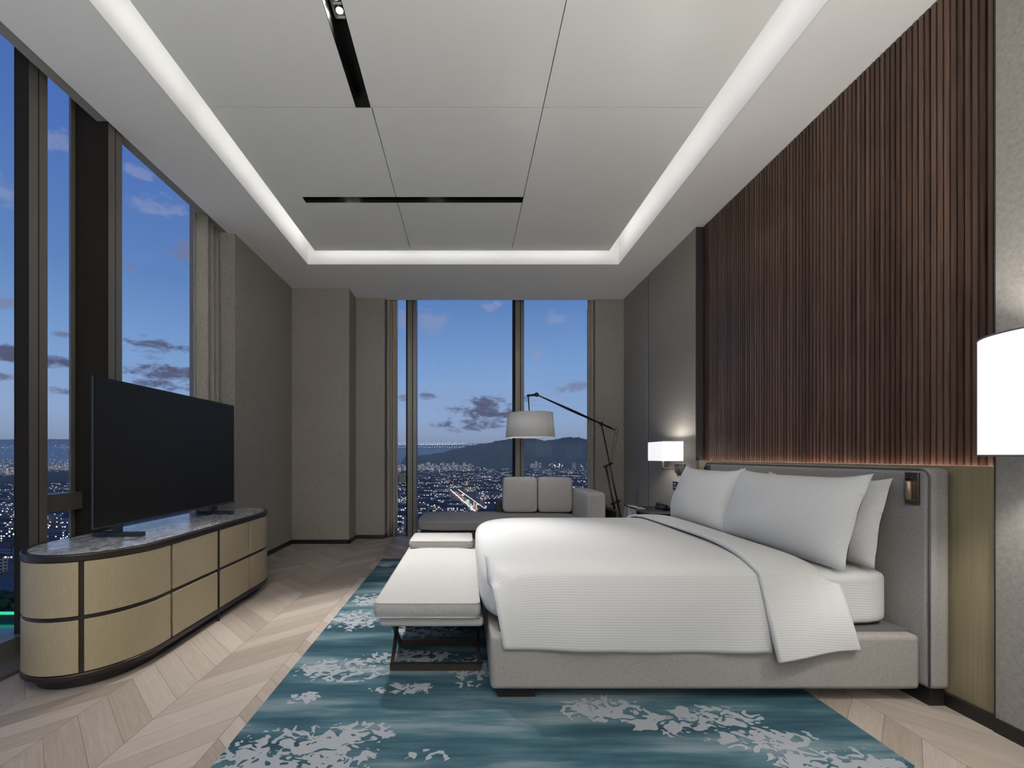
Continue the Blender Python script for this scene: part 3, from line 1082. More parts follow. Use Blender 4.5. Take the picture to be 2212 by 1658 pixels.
# pillows
def pillow(label, y0, y1, xb, zb, lean, h, thick, seed):
    rnd = random.Random(seed)
    L = y1 - y0
    yc = (y0 + y1) / 2
    ca, sa = math.cos(lean), math.sin(lean)
    m = MB()
    k1, k2, k3 = rnd.uniform(0, 6), rnd.uniform(0, 6), rnd.uniform(0, 6)
    def pt(u, v, side):
        a, b = 2 * u - 1, 2 * v - 1
        pin = 0.055
        ex = 1 - pin * (1 - b * b) * 0.8
        ey = 1 - (0.13 if b > 0 else 0.015) * (1 - a ** 4) * abs(b)
        aa, bb = a * ex, b * ey
        prof = (max(0, 1 - abs(a) ** 3.4) ** 0.62) * (max(0, 1 - abs(b) ** 2.6) ** 0.62)
        sag = 1 - 0.18 * b
        t = thick * prof * sag * (1 + 0.05 * math.sin(5 * a + k1) + 0.05 * math.sin(4 * b + 3 * a + k2))
        t += 0.004 * (1 - prof) * math.sin(9 * a + 7 * b + k3) * (1 if side > 0 else 1)
        n = -t * (0.62 if side > 0 else -0.38)
        y = yc + aa * L / 2
        s = (bb + 1) / 2 * h
        # lean back towards the headboard (+x)
        x = xb + s * sa + n * ca
        z = zb + s * ca - n * sa * -1.0 * -1
        return (x, y, z)
    uvf = lambda u, v: (u * L, v * h)
    m.grid(lambda u, v: pt(u, v, 1), 40, 30, uvf)
    m.grid(lambda u, v: pt(u, v, -1), 40, 30, uvf)
    o = obj('pillow', m, M['bedding'], smooth=True)
    bm = bmesh.new()
    bm.from_mesh(o.data)
    bmesh.ops.remove_doubles(bm, verts=bm.verts, dist=0.0006)
    bmesh.ops.recalc_face_normals(bm, faces=bm.faces)
    bm.to_mesh(o.data)
    bm.free()
    for p in o.data.polygons:
        p.use_smooth = True
    return tag(o, label, 'pillow', 'white pillows propped on the headboard')


pillow('white striped pillow behind, on the near side, its corner closest to a reading light', 2.20, 3.10, 2.02, 0.612, 0.20, 0.46, 0.16, 1)
pillow('white striped pillow behind, on the far side, only its corner showing', 3.08, 3.95, 2.02, 0.612, 0.20, 0.45, 0.16, 2)
pillow('front white striped pillow on the near side, fully in view', 2.17, 3.22, 1.845, 0.606, 0.29, 0.50, 0.20, 3)
pillow('front white striped pillow on the far side, below the square wall light', 3.16, 4.03, 1.845, 0.612, 0.29, 0.495, 0.19, 4)


# reading lights
def reading_light(label, yc):
    t = thing('reading_light', label, 'reading light', (2.16, yc, 0.94), 'bronze reading lights on the headboard')
    fr = MB()
    fr.box(2.148, 2.1605, yc - 0.032, yc + 0.032, 0.937, 1.092)
    obj('backplate', fr, M['bronze_dark'], t, bevel=0.002, seg=2)
    rc = MB()
    rc.box(2.1465, 2.149, yc - 0.020, yc + 0.020, 0.955, 1.070)
    obj('recess', rc, M['bronze'], t)
    obj('lamp_barrel', MB().lathe((2.137, yc + 0.002, 0.962), [(0.0005, 0), (0.015, 0), (0.0165, 0.003), (0.0165, 0.084), (0.013, 0.09), (0.0005, 0.09)], 24), M['bronze'], t, smooth=True)
    obj('pivot', MB().tube([(2.149, yc + 0.004, 1.06), (2.134, yc + 0.004, 1.062), (2.130, yc + 0.004, 1.05)], 0.005, 10).ball((2.132, yc + 0.004, 1.064), 0.008), M['lamp_metal'], t, smooth=True)
    return t


reading_light('small bronze reading light on the near end of the headboard', 2.148)
reading_light('small bronze reading light on the far end of the headboard', 3.975)

# wall sconce beyond the bed
sc = thing('wall_sconce', 'lit white rectangular wall sconce on a brass bracket beyond the pillows', 'wall lamp', (2.25, 4.65, 1.04))
obj('backplate', box(2.222, 2.249, 4.56, 4.75, 0.99, 1.088), M['bronze_dark'], sc, bevel=0.002, seg=2)
am = MB()
am.box(2.045, 2.222, 4.64, 4.66, 1.03, 1.046)
am.box(2.045, 2.063, 4.64, 4.66, 1.03, 1.125)
obj('bracket_arm', am, M['bronze'], sc, bevel=0.001, seg=1)
sh = MB()
a, b_, c_, d_ = 1.977, 2.174, 4.46, 4.84
th = 0.003
sh.box(a, a + th, c_, d_, 1.121, 1.321)
sh.box(b_ - th, b_, c_, d_, 1.121, 1.321)
sh.box(a, b_, c_, c_ + th, 1.121, 1.321)
sh.box(a, b_, d_ - th, d_, 1.121, 1.321)
sho = obj('lamp_shade', sh, M['shade_far_lit'], sc)
for z in (1.1195, 1.3195):
    rm = MB()
    rm.box(a - .001, b_ + .001, c_ - .001, c_ + 0.004, z, z + 0.003)
    rm.box(a - .001, b_ + .001, d_ - 0.004, d_ + .001, z, z + 0.003)
    rm.box(a - .001, a + 0.004, c_, d_, z, z + 0.003)
    rm.box(b_ - 0.004, b_ + .001, c_, d_, z, z + 0.003)
    obj('rim', rm, M['pale_mark'], sho)
light('bulb_light', 'POINT', (2.075, 4.65, 1.24), 9.0, sc, (1.0, 0.95, 0.9), shadow_soft_size=0.03)

# socket plate
sk = thing('socket_plate', 'black socket plate on the fabric wall below the square wall light', 'socket', (2.25, 4.76, 0.81))
obj('plate', box(2.243, 2.2495, 4.62, 4.84, 0.812, 0.898), M['black_plastic'], sk, bevel=0.002, seg=2)
mk = MB()
for (y0, y1, z0, z1) in ((4.765, 4.815, 0.876, 0.879), (4.765, 4.815, 0.833, 0.836), (4.765, 4.768, 0.836, 0.846), (4.765, 4.768, 0.866, 0.876),
                         (4.812, 4.815, 0.836, 0.846), (4.812, 4.815, 0.866, 0.876), (4.786, 4.794, 0.851, 0.861)):
    mk.box(2.2424, 2.2431, y0, y1, z0, z1)
obj('printed_mark', mk, M['pale_mark'], sk)

# nightstand beyond the bed
ns = thing('nightstand', 'dark topped bedside cabinet with a pale folded end panel beyond the bed', 'nightstand', (2.0, 4.55, 0))
obj('body', box(1.80, 2.235, 4.26, 4.86, 0.0, 0.595), M['espresso'], ns, bevel=0.004, seg=2)
obj('top', box(1.74, 2.24, 4.24, 4.90, 0.60, 0.622), M['espresso'], ns, bevel=0.003, seg=2)
cp = MB()
cp.box(1.735, 1.745, 4.56, 4.90, 0.50, 0.634)
cp.box(1.735, 1.83, 4.56, 4.90, 0.624, 0.634)
obj('folded_panel', cp, M['marble'], ns)
tp = thing('telephone', 'black telephone on the bedside cabinet behind the far pillow', 'telephone', (2.05, 4.6, 0.622))
obj('phone_base', box(1.99, 2.14, 4.50, 4.70, 0.622, 0.65), M['black_plastic'], tp, bevel=0.006, seg=2)
obj('handset', MB().tube([(2.02, 4.49, 0.665), (2.02, 4.52, 0.672), (2.02, 4.68, 0.672), (2.02, 4.71, 0.665)], [0.016, 0.014, 0.014, 0.016], 12), M['black_plastic'], tp, smooth=True)

# ================================================================== RUG
tag(obj('rug', box(-0.955, 1.68, 0.95, 5.04, 0.0005, 0.012), M['rug'], bevel=0.003, seg=2), 'large teal rug with pale grey floral patches under the bed', 'rug')

# ================================================================== BENCH
bn_ = thing('bench', 'pale linen bench on crossed bronze legs at the foot of the bed', 'bench', (-0.19, 3.15, 0.012))
obj('seat_frame', box(-0.453, 0.088, 2.295, 4.02, 0.286, 0.336), M['bench_light'], bn_, bevel=0.02, seg=4)


def cushion_box(name, x0, x1, y0, y1, z0, z1, mats, parent, puff=0.006):
    """boxed cushion: light top, boxed side darkened for shade, piping round both edges"""
    cxx, cyy = (x0 + x1) / 2, (y0 + y1) / 2
    hx, hy = (x1 - x0) / 2, (y1 - y0) / 2
    r = 0.03
    def outline(k):
        pts = []
        for (qx, qy, a0) in ((hx - r, hy - r, 0), (-hx + r, hy - r, 90), (-hx + r, -hy + r, 180), (hx - r, -hy + r, 270)):
            for i in range(7):
                a = math.radians(a0 + 15 * i)
                pts.append((cxx + (qx + r * math.cos(a)) * k, cyy + (qy + r * math.sin(a)) * k))
        return pts
    ou = outline(1.0)
    n = len(ou)
    side = MB()
    b = 0
    levels = 6
    for i in range(levels + 1):
        t = i / levels
        bulge = 1 + 0.008 * math.sin(math.pi * t) / max(hx, 0.2)
        for p in ou:
            side.v.append((cxx + (p[0] - cxx) * bulge, cyy + (p[1] - cyy) * (1 + (bulge - 1) * hx / hy), z0 + (z1 - z0) * t))
    for i in range(levels):
        for k in range(n):
            k2 = (k + 1) % n
            side.f.append((i * n + k, i * n + k2, (i + 1) * n + k2, (i + 1) * n + k))
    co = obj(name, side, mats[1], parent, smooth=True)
    top = MB()
    rings = 12
    for sgn, zz in ((1, z1), (-1, z0)):
        bs = len(top.v)
        for i in range(rings + 1):
            k = 1 - i / (rings + 0.35)
            for p in ou:
                h = puff * (1 - ((p[0] - cxx) * k / hx) ** 4) * (1 - ((p[1] - cyy) * k / hy) ** 4) * (1 if sgn > 0 else 0.1)
                top.v.append((cxx + (p[0] - cxx) * k, cyy + (p[1] - cyy) * k, zz + sgn * h))
        for i in range(rings):
            for q in range(n):
                q2 = (q + 1) % n
                top.f.append((bs + i * n + q, bs + i * n + q2, bs + (i + 1) * n + q2, bs + (i + 1) * n + q))
        top.f.append(tuple(bs + rings * n + q for q in range(n)))
    obj('top_panel', top, mats[0], co, smooth=True)
    pp = MB()
    for zz in (z0 + 0.003, z1 - 0.001):
        pp.tube([(p[0], p[1], zz) for p in ou], 0.0042, 8, closed=True)
    obj('piping', pp, mats[0], co, smooth=True)
    return co


cushion_box('cushion', -0.470, 0.066, 2.268, 4.03, 0.345, 0.420, (M['bench_light'], M['bench_shaded_side']), bn_, 0.012)
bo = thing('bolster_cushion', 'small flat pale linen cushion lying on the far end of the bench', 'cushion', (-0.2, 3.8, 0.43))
cushion_box('pad', -0.462, 0.045, 3.60, 3.98, 0.430, 0.482, (M['bench_light'], M['bench_shaded_side']), bo, 0.012)


def bench_base(yn):
    yf = yn + 0.31
    zt = 0.287
    for xs in (-0.405, 0.066):
        for (ya, yb) in ((yn, yf), (yf, yn)):
            p0, p1 = Vector((xs, ya, 0.03)), Vector((xs, yb, zt))
            d = (p1 - p0)
            side = Vector((0, d.z, -d.y)).normalized()
            obj('leg', MB().obox((p0 + p1) / 2, d / 2, side * 0.011, Vector((0.009, 0, 0))), M['bench_metal'], bn_)
    for yy in (yn, yf):
        obj('floor_rail', box(-0.415, 0.076, yy - 0.006, yy + 0.018, 0.012, 0.050), M['bronze_dark'], bn_)


bench_base(2.405)
bench_base(3.50)

# ================================================================== DAYBED / SOFA AND CUSHIONS
so = thing('daybed', 'long grey upholstered daybed under the far window with one arm and dark shell back', 'sofa', (0.5, 5.6, 0))
sb = MB().superbox((0.41, 5.58, 0.365), (0.995, 0.48, 0.062), 9, 16, (0, 0, 0.05))
obj('seat', sb, M['sofa_seat'], so, smooth=True)
obj('base', box(-0.53, 1.70, 5.14, 6.05, 0.06, 0.305), M['shell'], so, bevel=0.02)
shl = MB()
shl.box(0.39, 1.80, 5.995, 6.045, 0.20, 0.585)
shl.box(1.75, 1.80, 5.20, 6.045, 0.20, 0.53)
shl.box(0.39, 1.80, 5.20, 6.045, 0.20, 0.29)
obj('shell', shl, M['shell'], so, bevel=0.02, seg=4)
obj('arm', MB().superbox((1.50, 5.52, 0.55), (0.115, 0.40, 0.205), 9, 14, (0.04, 0, 0)), M['sofa'], so, smooth=True)
for (x, yy) in ((-0.45, 5.22), (-0.45, 5.95), (1.6, 5.22), (1.6, 5.95)):
    obj('leg', box(x - 0.03, x + 0.03, yy - 0.03, yy + 0.03, 0.0, 0.07), M['espresso'], so)
for (lab, x0, x1) in (('square grey back cushion on the left, next to the open end of the daybed back', 0.470, 0.925), ('square grey back cushion on the right, next to the daybed arm', 0.930, 1.385)):
    m = MB().superbox(((x0 + x1) / 2, 5.868, 0.668), ((x1 - x0) / 2, 0.088, 0.231), 9, 16, (0.0, 0.25, 0.0))
    tag(obj('back_cushion', m, M['sofa'], smooth=True), lab, 'cushion', 'square back cushions on the daybed')

# ================================================================== ARC FLOOR LAMP
fl = thing('floor_lamp', 'tall gunmetal arc floor lamp with a white drum shade over the daybed', 'floor lamp', (2.055, 5.70, 0))
PJ = Vector((1.728, 5.70, 1.586))
TJ = Vector((0.834, 5.30, 1.904))
RE = PJ + (PJ - TJ) * 0.235
obj('base_plate', MB().lathe((2.05, 5.70, 0.0), [(0.001, 0), (0.15, 0), (0.15, 0.02), (0.145, 0.025), (0.001, 0.025)], 40), M['lamp_metal'], fl, smooth=True)
foot = Vector((2.050, 5.70, 0.02))
dirp = (PJ - foot)
pv = Vector((0, 1, 0)).cross(dirp).normalized()
pl = MB()
pl.tube([foot + pv * 0.0, PJ * 0.42 + foot * 0.58, PJ], [0.010, 0.011, 0.009], 12)
obj('pole', pl, M['lamp_metal'], fl, smooth=True)
p_lo, p_hi = foot + dirp * 0.02, foot + dirp * 0.67
obj('second_pole', MB().tube([p_lo - pv * 0.055 + Vector((0, 0, 0.0)), p_hi - pv * 0.055], 0.013, 12), M['lamp_metal'], fl, smooth=True)
for fr_ in (0.665, 0.36):
    q = foot + dirp * fr_
    obj('clamp', MB().tube([q + pv * 0.035 + Vector((0, 0, 0.012)), q - pv * 0.085 - Vector((0, 0, 0.012))], 0.014, 12), M['lamp_metal'], fl, smooth=True)
obj('joint', MB().ball(PJ, 0.026), M['lamp_metal'], fl, smooth=True)
am_ = [RE + (TJ - RE) * t for t in (0, 0.08, 0.19, 0.3, 0.5, 0.62, 0.8, 1.0)]
obj('arm', MB().tube(am_, [0.006, 0.013, 0.010, 0.012, 0.016, 0.016, 0.011, 0.009], 12), M['lamp_metal'], fl, smooth=True)
obj('joint', MB().ball(TJ, 0.027), M['lamp_metal'], fl, smooth=True)
EN = TJ + Vector((-0.115, 0.0, -0.012))
obj('end_bar', MB().tube([TJ, EN], 0.014, 12), M['lamp_metal'], fl, smooth=True)
ring = [(RE.x + 0.012 + 0.02 * math.cos(a), RE.y, RE.z - 0.012 + 0.035 * math.sin(a)) for a in [2 * math.pi * k / 20 for k in range(20)]]
obj('end_ring', MB().tube(ring, 0.0035, 8, closed=True), M['lamp_metal'], fl, smooth=True)
cl_ = foot + dirp * 0.675
for s in (-1, 1):
    obj('tension_cord', MB().tube([(RE.x + 0.012 + s * 0.018, RE.y, RE.z - 0.05), (cl_.x + 0.02 + s * 0.012, cl_.y, cl_.z)], 0.0022, 6), M['lamp_metal'], fl, smooth=True)
SC = Vector((0.757, 5.30, 0))
obj('stem', MB().tube([(EN.x + 0.015, 5.30, EN.z), (SC.x - 0.004, 5.30, 1.62)], 0.0075, 10), M['lamp_metal'], fl, smooth=True)
prof = [(0.290, 1.398), (0.266, 1.682)]
shd = MB().lathe((SC.x, SC.y, 0), prof, 64)
shdo = obj('lamp_shade', shd, M['shade_linen'], fl, smooth=True, solid=0.003)
sp = MB()
for r, z in ((0.2915, 1.398), (0.2675, 1.682)):
    sp.tube([(SC.x + r * math.cos(a), SC.y + r * math.sin(a), z) for a in [2 * math.pi * k / 64 for k in range(64)]], 0.003, 6, closed=True)
an = math.radians(-52)
sp.tube([(SC.x + 0.2925 * math.cos(an), SC.y + 0.2925 * math.sin(an), 1.40), (SC.x + 0.2685 * math.cos(an), SC.y + 0.2685 * math.sin(an), 1.68)], 0.0022, 6)
obj('trim', sp, M['pale_mark'], shdo, smooth=True)
obj('spider', MB().tube([(SC.x - 0.262, SC.y, 1.66), (SC.x, SC.y, 1.655), (SC.x + 0.262, SC.y, 1.66)], 0.003, 6), M['lamp_metal'], shdo)
obj('bulb', MB().ball((SC.x, SC.y, 1.56), 0.035), emis('floor_bulb', (1, 0.93, 0.85), 6.0), fl, smooth=True)
light('bulb_light', 'POINT', (SC.x, SC.y, 1.51), 7.5, fl, (1.0, 0.97, 0.94), shadow_soft_size=0.04)

# ================================================================== ADDED UPLIGHTERS BEHIND THE VIEWER, UNSEEN FILL FOR THE CEILING
for (lab, x, yv) in (('added fill uplighter with a bowl top, unseen behind the viewer on the left', -1.2, -1.1), ('added fill uplighter with a bowl top, unseen behind the viewer on the right', 1.25, -1.1)):
    t = thing('fill_uplighter', lab, 'floor lamp', (x, yv, 0))
    obj('base_plate', MB().lathe((x, yv, 0), [(0.001, 0), (0.15, 0), (0.15, 0.02), (0.001, 0.024)], 32), M['lamp_metal'], t, smooth=True)
    obj('stem', MB().tube([(x, yv, 0.01), (x, yv, 1.75)], 0.012, 12), M['lamp_metal'], t, smooth=True)
    obj('fill_bowl', MB().lathe((x, yv, 1.74), [(0.02, -0.02), (0.10, 0.0), (0.16, 0.06), (0.19, 0.13)], 32), M['white_metal'], t, smooth=True, solid=0.004)
    light('bulb_light', 'POINT', (x, yv, 1.795), 325.0, t, (1.0, 0.975, 0.94), shadow_soft_size=0.12)  # fill light of the added uplighter, out of view

# ================================================================== NEAR DRUM LAMP
nl = thing('floor_lamp', 'large glowing white drum lampshade with dark rims at the right edge', 'floor lamp', (2.03, 1.50, 0))
obj('base_plate', MB().lathe((2.03, 1.5, 0), [(0.001, 0), (0.12, 0), (0.12, 0.02), (0.001, 0.024)], 32), M['lamp_metal'], nl, smooth=True)
obj('stem', MB().tube([(2.03, 1.5, 0.01), (2.03, 1.5, 1.40)], 0.010, 12), M['lamp_metal'], nl, smooth=True)
ds = obj('lamp_shade', MB().lathe((2.03, 1.5, 0), [(0.20, 1.172), (0.20, 1.594)], 72), M['shade_lit'], nl, smooth=True, solid=0.003)
for z in (1.172, 1.594):
    rr = MB()
    rr.tube([(2.03 + 0.2015 * math.cos(a), 1.5 + 0.2015 * math.sin(a), z) for a in [2 * math.pi * k / 72 for k in range(72)]], 0.0035, 6, closed=True)
    obj('rim', rr, M['rim_dark'], ds, smooth=True)
obj('spider', MB().tube([(1.832, 1.5, 1.19), (2.03, 1.5, 1.19), (2.228, 1.5, 1.19)], 0.003, 6), M['lamp_metal'], ds)
light('bulb_light', 'POINT', (2.03, 1.5, 1.40), 44.0, nl, (1.0, 0.96, 0.92), shadow_soft_size=0.05)

# ================================================================== CONSOLE
CX_, CA, CB, Y1_, Y2_ = -2.075, 0.315, 0.40, 2.574, 3.814


def console_outline(off=0.0, n=40):
    a, b = CA + off, CB + off
    pts = []
    for k in range(n + 1):                       # near end, from the back round to the front
        th = math.pi + math.pi * k / n
        pts.append((CX_ + a * math.cos(th), Y1_ + b * math.sin(th)))
    m = 30
    for k in range(1, m):
        pts.append((CX_ + a, Y1_ + (Y2_ - Y1_) * k / m))
    for k in range(n + 1):
        th = math.pi * k / n
        pts.append((CX_ + a * math.cos(th), Y2_ + b * math.sin(th)))
    for k in range(1, m):
        pts.append((CX_ - a, Y2_ + (Y1_ - Y2_) * k / m))
    return pts


co = thing('tv_console', 'oval ended media console with gold door panels, dark frame and marble top', 'cabinet', (-2.075, 3.2, 0))
obj('carcass', MB().prism(console_outline(-0.012), 0.058, 0.655), M['espresso'], co, bevel=0.0)
obj('plinth', MB().prism(console_outline(-0.055), 0.0, 0.06), M['baseboard'], co)
obj('top_frame', MB().prism(console_outline(0.004), 0.646, 0.682), M['espresso'], co, bevel=0.006, seg=3, angle=30)
obj('bottom_frame', MB().prism(console_outline(0.004), 0.058, 0.086), M['espresso'], co, bevel=0.006, seg=3, angle=30)
obj('marble_top', MB().prism(console_outline(-0.026), 0.66, 0.6845), M['marble'], co)
# door panels following the outline
dense = console_outline(0.0, 160)
cum = [0.0]
for i in range(1, len(dense) + 1):
    p, q = dense[i - 1], dense[i % len(dense)]
    cum.append(cum[-1] + math.hypot(p[0] - q[0], p[1] - q[1]))
total = cum[-1]


def at_s(s, off):
    s = s % total
    lo, hi = 0, len(dense)
    while hi - lo > 1:
        mid = (lo + hi) // 2
        if cum[mid] <= s:
            lo = mid
        else:
            hi = mid
    p, q = dense[lo % len(dense)], dense[(lo + 1) % len(dense)]
    t = (s - cum[lo]) / max(1e-9, cum[lo + 1] - cum[lo])
    d = Vector((q[0] - p[0], q[1] - p[1]))
    d.normalize()
    return (p[0] + (q[0] - p[0]) * t + d.y * off, p[1] + (q[1] - p[1]) * t - d.x * off)


def s_near(pt):
    return cum[min(range(len(dense)), key=lambda i: (dense[i][0] - pt[0]) ** 2 + (dense[i][1] - pt[1]) ** 2)]


divs = [0.02, s_near((-1.925, 2.22)), s_near((-1.76, 2.641)), s_near((-1.76, 3.16)), s_near((-1.76, 3.600)), s_near((-1.98, 4.19)), s_near((-2.39, 3.8)) - 0.02]
for k in range(len(divs) - 1):
    gap = 0.011
    s0, s1 = divs[k] + gap, divs[k + 1] - gap
    for (z0, z1) in ((0.090, 0.352), (0.374, 0.643)):
        m = MB()
        n = 26
        for i in range(n + 1):
            s = s0 + (s1 - s0) * i / n
            a, b = at_s(s, -0.014), at_s(s, 0.0)
            m.v += [(a[0], a[1], z0), (b[0], b[1], z0), (b[0], b[1], z1), (a[0], a[1], z1)]
        for i in range(n):
            for j in range(4):
                j2 = (j + 1) % 4
                m.f.append((i * 4 + j, i * 4 + j2, (i + 1) * 4 + j2, (i + 1) * 4 + j))
        m.f.append((0, 1, 2, 3))
        m.f.append((n * 4 + 3, n * 4 + 2, n * 4 + 1, n * 4))
        obj('door', m, M['gold'], co, bevel=0.002, seg=2, angle=30)
rl = MB()
ps = [at_s(divs[0] + (divs[-1] - divs[0]) * i / 120, -0.006) for i in range(121)]
for i in range(121):
    a = ps[i]
    sx = at_s(divs[0] + (divs[-1] - divs[0]) * i / 120, -0.016)
    rl.v += [(sx[0], sx[1], 0.356), (a[0], a[1], 0.356), (a[0], a[1], 0.370), (sx[0], sx[1], 0.370)]
for i in range(120):
    for j in range(4):
        j2 = (j + 1) % 4
        rl.f.append((i * 4 + j, i * 4 + j2, (i + 1) * 4 + j2, (i + 1) * 4 + j))
obj('middle_rail', rl, M['espresso'], co)
sg = MB()
a, b = at_s(divs[3] - 0.003, 0.006), at_s(divs[3] + 0.003, 0.006)
sg.box(-1.775, -1.754, 3.1545, 3.1585, 0.0, 0.684)
obj('joint_line', sg, M['seam'], co)

# ================================================================== TELEVISION
tv = thing('television', 'large black flat screen television standing on the marble topped console', 'television', (-2.10, 3.25, 0.6845))
obj('housing', box(-2.108, -2.096, 2.493, 4.007, 0.757, 1.623).box(-2.150, -2.107, 2.85, 3.65, 0.80, 1.35), M['tv_body'], tv, bevel=0.003, seg=2)
obj('screen', box(-2.0965, -2.0935, 2.503, 3.997, 0.772, 1.614), M['tv_screen'], tv)
edge = MB()
edge.box(-2.097, -2.092, 2.492, 4.008, 0.756, 0.768)
edge.box(-2.098, -2.0925, 2.4915, 2.4945, 0.757, 1.623)
edge.box(-2.098, -2.0925, 2.4915, 4.008, 1.6225, 1.6245)
obj('trim', edge, plain('tv_edge_metal', (0.05, 0.05, 0.052), 0.35, 0.5), tv)
for yy in (2.70, 3.735):
    ft = MB()
    ft.box(-2.255, -1.965, yy - 0.022, yy + 0.022, 0.6845, 0.712)
    ft.box(-2.135, -2.10, yy - 0.018, yy + 0.018, 0.705, 0.765)
    obj('stand_foot', ft, M['tv_body'], tv, bevel=0.003, seg=2)

# ================================================================== CITY OUTSIDE
GZ = -110.0
rnd = random.Random(7)


def _city_wall(name, base_lo, base_hi, lit, warm, strength):
    m, t = newmat(name)
    tcn = t.n('ShaderNodeTexCoord')
    oi = t.n('ShaderNodeObjectInfo')
    s = t.n('ShaderNodeSeparateXYZ', {0: tcn.outputs['UV']})
    u, v = s.outputs[0], s.outputs[1]
    cu, cv = t.m('FLOOR', u), t.m('FLOOR', v)
    fu, fv = t.m('FRACT', u), t.m('FRACT', v)
    win = t.m('MULTIPLY', t.m('MULTIPLY', t.m('GREATER_THAN', fu, 0.25), t.m('LESS_THAN', fu, 0.75)),
              t.m('MULTIPLY', t.m('GREATER_THAN', fv, 0.25), t.m('LESS_THAN', fv, 0.72)))
    cell = t.n('ShaderNodeCombineXYZ', {0: cu, 1: cv, 2: t.m('MULTIPLY', oi.outputs['Random'], 91.0)})
    wn = t.n('ShaderNodeTexWhiteNoise', {0: cell.outputs[0]}, noise_dimensions='3D')
    on = t.m('LESS_THAN', wn.outputs[0], lit)
    wn2 = t.n('ShaderNodeSeparateColor', {0: wn.outputs[1]})
    ecol = t.mix(t.m('LESS_THAN', wn2.outputs[1], warm), (0.85, 0.93, 1.0, 1), (1.0, 0.78, 0.48, 1))
    blk = t.n('ShaderNodeCombineXYZ', {0: t.m('FLOOR', t.m('DIVIDE', u, 40.0)), 1: oi.outputs['Random'], 2: 0.0})
    wb = t.n('ShaderNodeTexWhiteNoise', {0: blk.outputs[0]}, noise_dimensions='3D').outputs[0]
    wall = t.mix(wb, base_lo, base_hi)
    col = t.mix(win, wall, (0.02, 0.025, 0.035, 1))
    b = t.n('ShaderNodeBsdfPrincipled')
    t.set(b.inputs['Base Color'], col)
    b.inputs['Roughness'].default_value = 0.8
    b.inputs['Specular IOR Level'].default_value = 0.2
    t.set(b.inputs['Emission Color'], ecol)
    t.set(b.inputs['Emission Strength'], t.m('MULTIPLY', t.m('MULTIPLY', win, on), t.m('MULTIPLY', strength, t.m('ADD', 0.3, wn2.outputs[2]))))
    t.n('ShaderNodeOutputMaterial', {0: b})
    m.cycles.emission_sampling = 'NONE'
    return m


CW = [_city_wall('city_wall_grey', (0.26, 0.26, 0.29, 1), (0.58, 0.57, 0.60, 1), 0.24, 0.6, 2.2),
      _city_wall('city_wall_cream', (0.48, 0.44, 0.37, 1), (0.72, 0.66, 0.56, 1), 0.34, 0.75, 2.1),
      _city_wall('city_wall_dark', (0.16, 0.17, 0.20, 1), (0.36, 0.35, 0.40, 1), 0.28, 0.55, 2.2),
      _city_wall('city_wall_lit', (0.50, 0.48, 0.44, 1), (0.68, 0.64, 0.58, 1), 0.5, 0.8, 1.3)]
ROOF = plain('city_roof_slate', (0.045, 0.05, 0.068), 0.7, 0, 0.3, 0.05)
ROOF2 = plain('city_roof_rust', (0.10, 0.055, 0.05), 0.7, 0, 0.3, 0.05)


def add_building(m, cx, cy, z, L, D, H, rot, gable, u0, wi, ri):
    """wall quads with window-cell UVs (3.4 m x 3.1 m) and a gabled or flat roof"""
    ca, sa = math.cos(rot), math.sin(rot)
    def P(x, y, zz):
        return (cx + x * ca - y * sa, cy + x * sa + y * ca, z + zz)
    hx, hy = L / 2, D / 2
    cs = [(-hx, -hy), (hx, -hy), (hx, hy), (-hx, hy)]
    u = u0
    for i in range(4):
        a, b = cs[i], cs[(i + 1) % 4]
        w_ = L if i % 2 == 0 else D
        k = len(m.v)
        m.v += [P(a[0], a[1], 0), P(b[0], b[1], 0), P(b[0], b[1], H), P(a[0], a[1], H)]
        du_, dv_ = max(1, round(w_ / 3.4)), max(1, round(H / 3.1))
        m.uv[len(m.f)] = [(u, 0), (u + du_, 0), (u + du_, dv_), (u, dv_)]
        m.mi[len(m.f)] = wi
        m.f.append((k, k + 1, k + 2, k + 3))
        u += du_
    k = len(m.v)
    if gable:
        e, r = 0.9, D * 0.30
        m.v += [P(-hx - e, -hy - e, H - 0.4), P(hx + e, -hy - e, H - 0.4), P(hx + e, hy + e, H - 0.4), P(-hx - e, hy + e, H - 0.4),
                P(-hx + D * 0.25, 0, H + r), P(hx - D * 0.25, 0, H + r)]
        for q in ((0, 1, 5, 4), (1, 2, 5), (2, 3, 4, 5), (3, 0, 4), (3, 2, 1, 0)):
            m.mi[len(m.f)] = ri
            m.f.append(tuple(k + i for i in q))
    else:
        m.v += [P(-hx, -hy, H), P(hx, -hy, H), P(hx, hy, H), P(-hx, hy, H)]
        m.mi[len(m.f)] = ri
        m.f.append((k, k + 1, k + 2, k + 3))
        q = min(L, D) * 0.22
        k = len(m.v)
        m.v += [P(-q, -q, H), P(q, -q, H), P(q, q, H), P(-q, q, H), P(-q, -q, H + 3.5), P(q, -q, H + 3.5), P(q, q, H + 3.5), P(-q, q, H + 3.5)]
        for f in ((4, 5, 6, 7), (0, 1, 5, 4), (1, 2, 6, 5), (2, 3, 7, 6), (3, 0, 4, 7)):
            m.mi[len(m.f)] = ri
            m.f.append(tuple(k + i for i in f))


def building_mesh(L, D, H, gable, wall, roof, name):
    m = MB()
    add_building(m, 0, 0, 0, L, D, H, 0, gable, 0, 0, 1)
    o = obj(name, m, [wall, roof])
    return o


# ground, river, hill
def ground_h(x, y):
    r = math.hypot(x, y)
    return GZ + 355 * max(0.0, (r - 5200) / 4300) ** 1.6 if r > 5200 else GZ


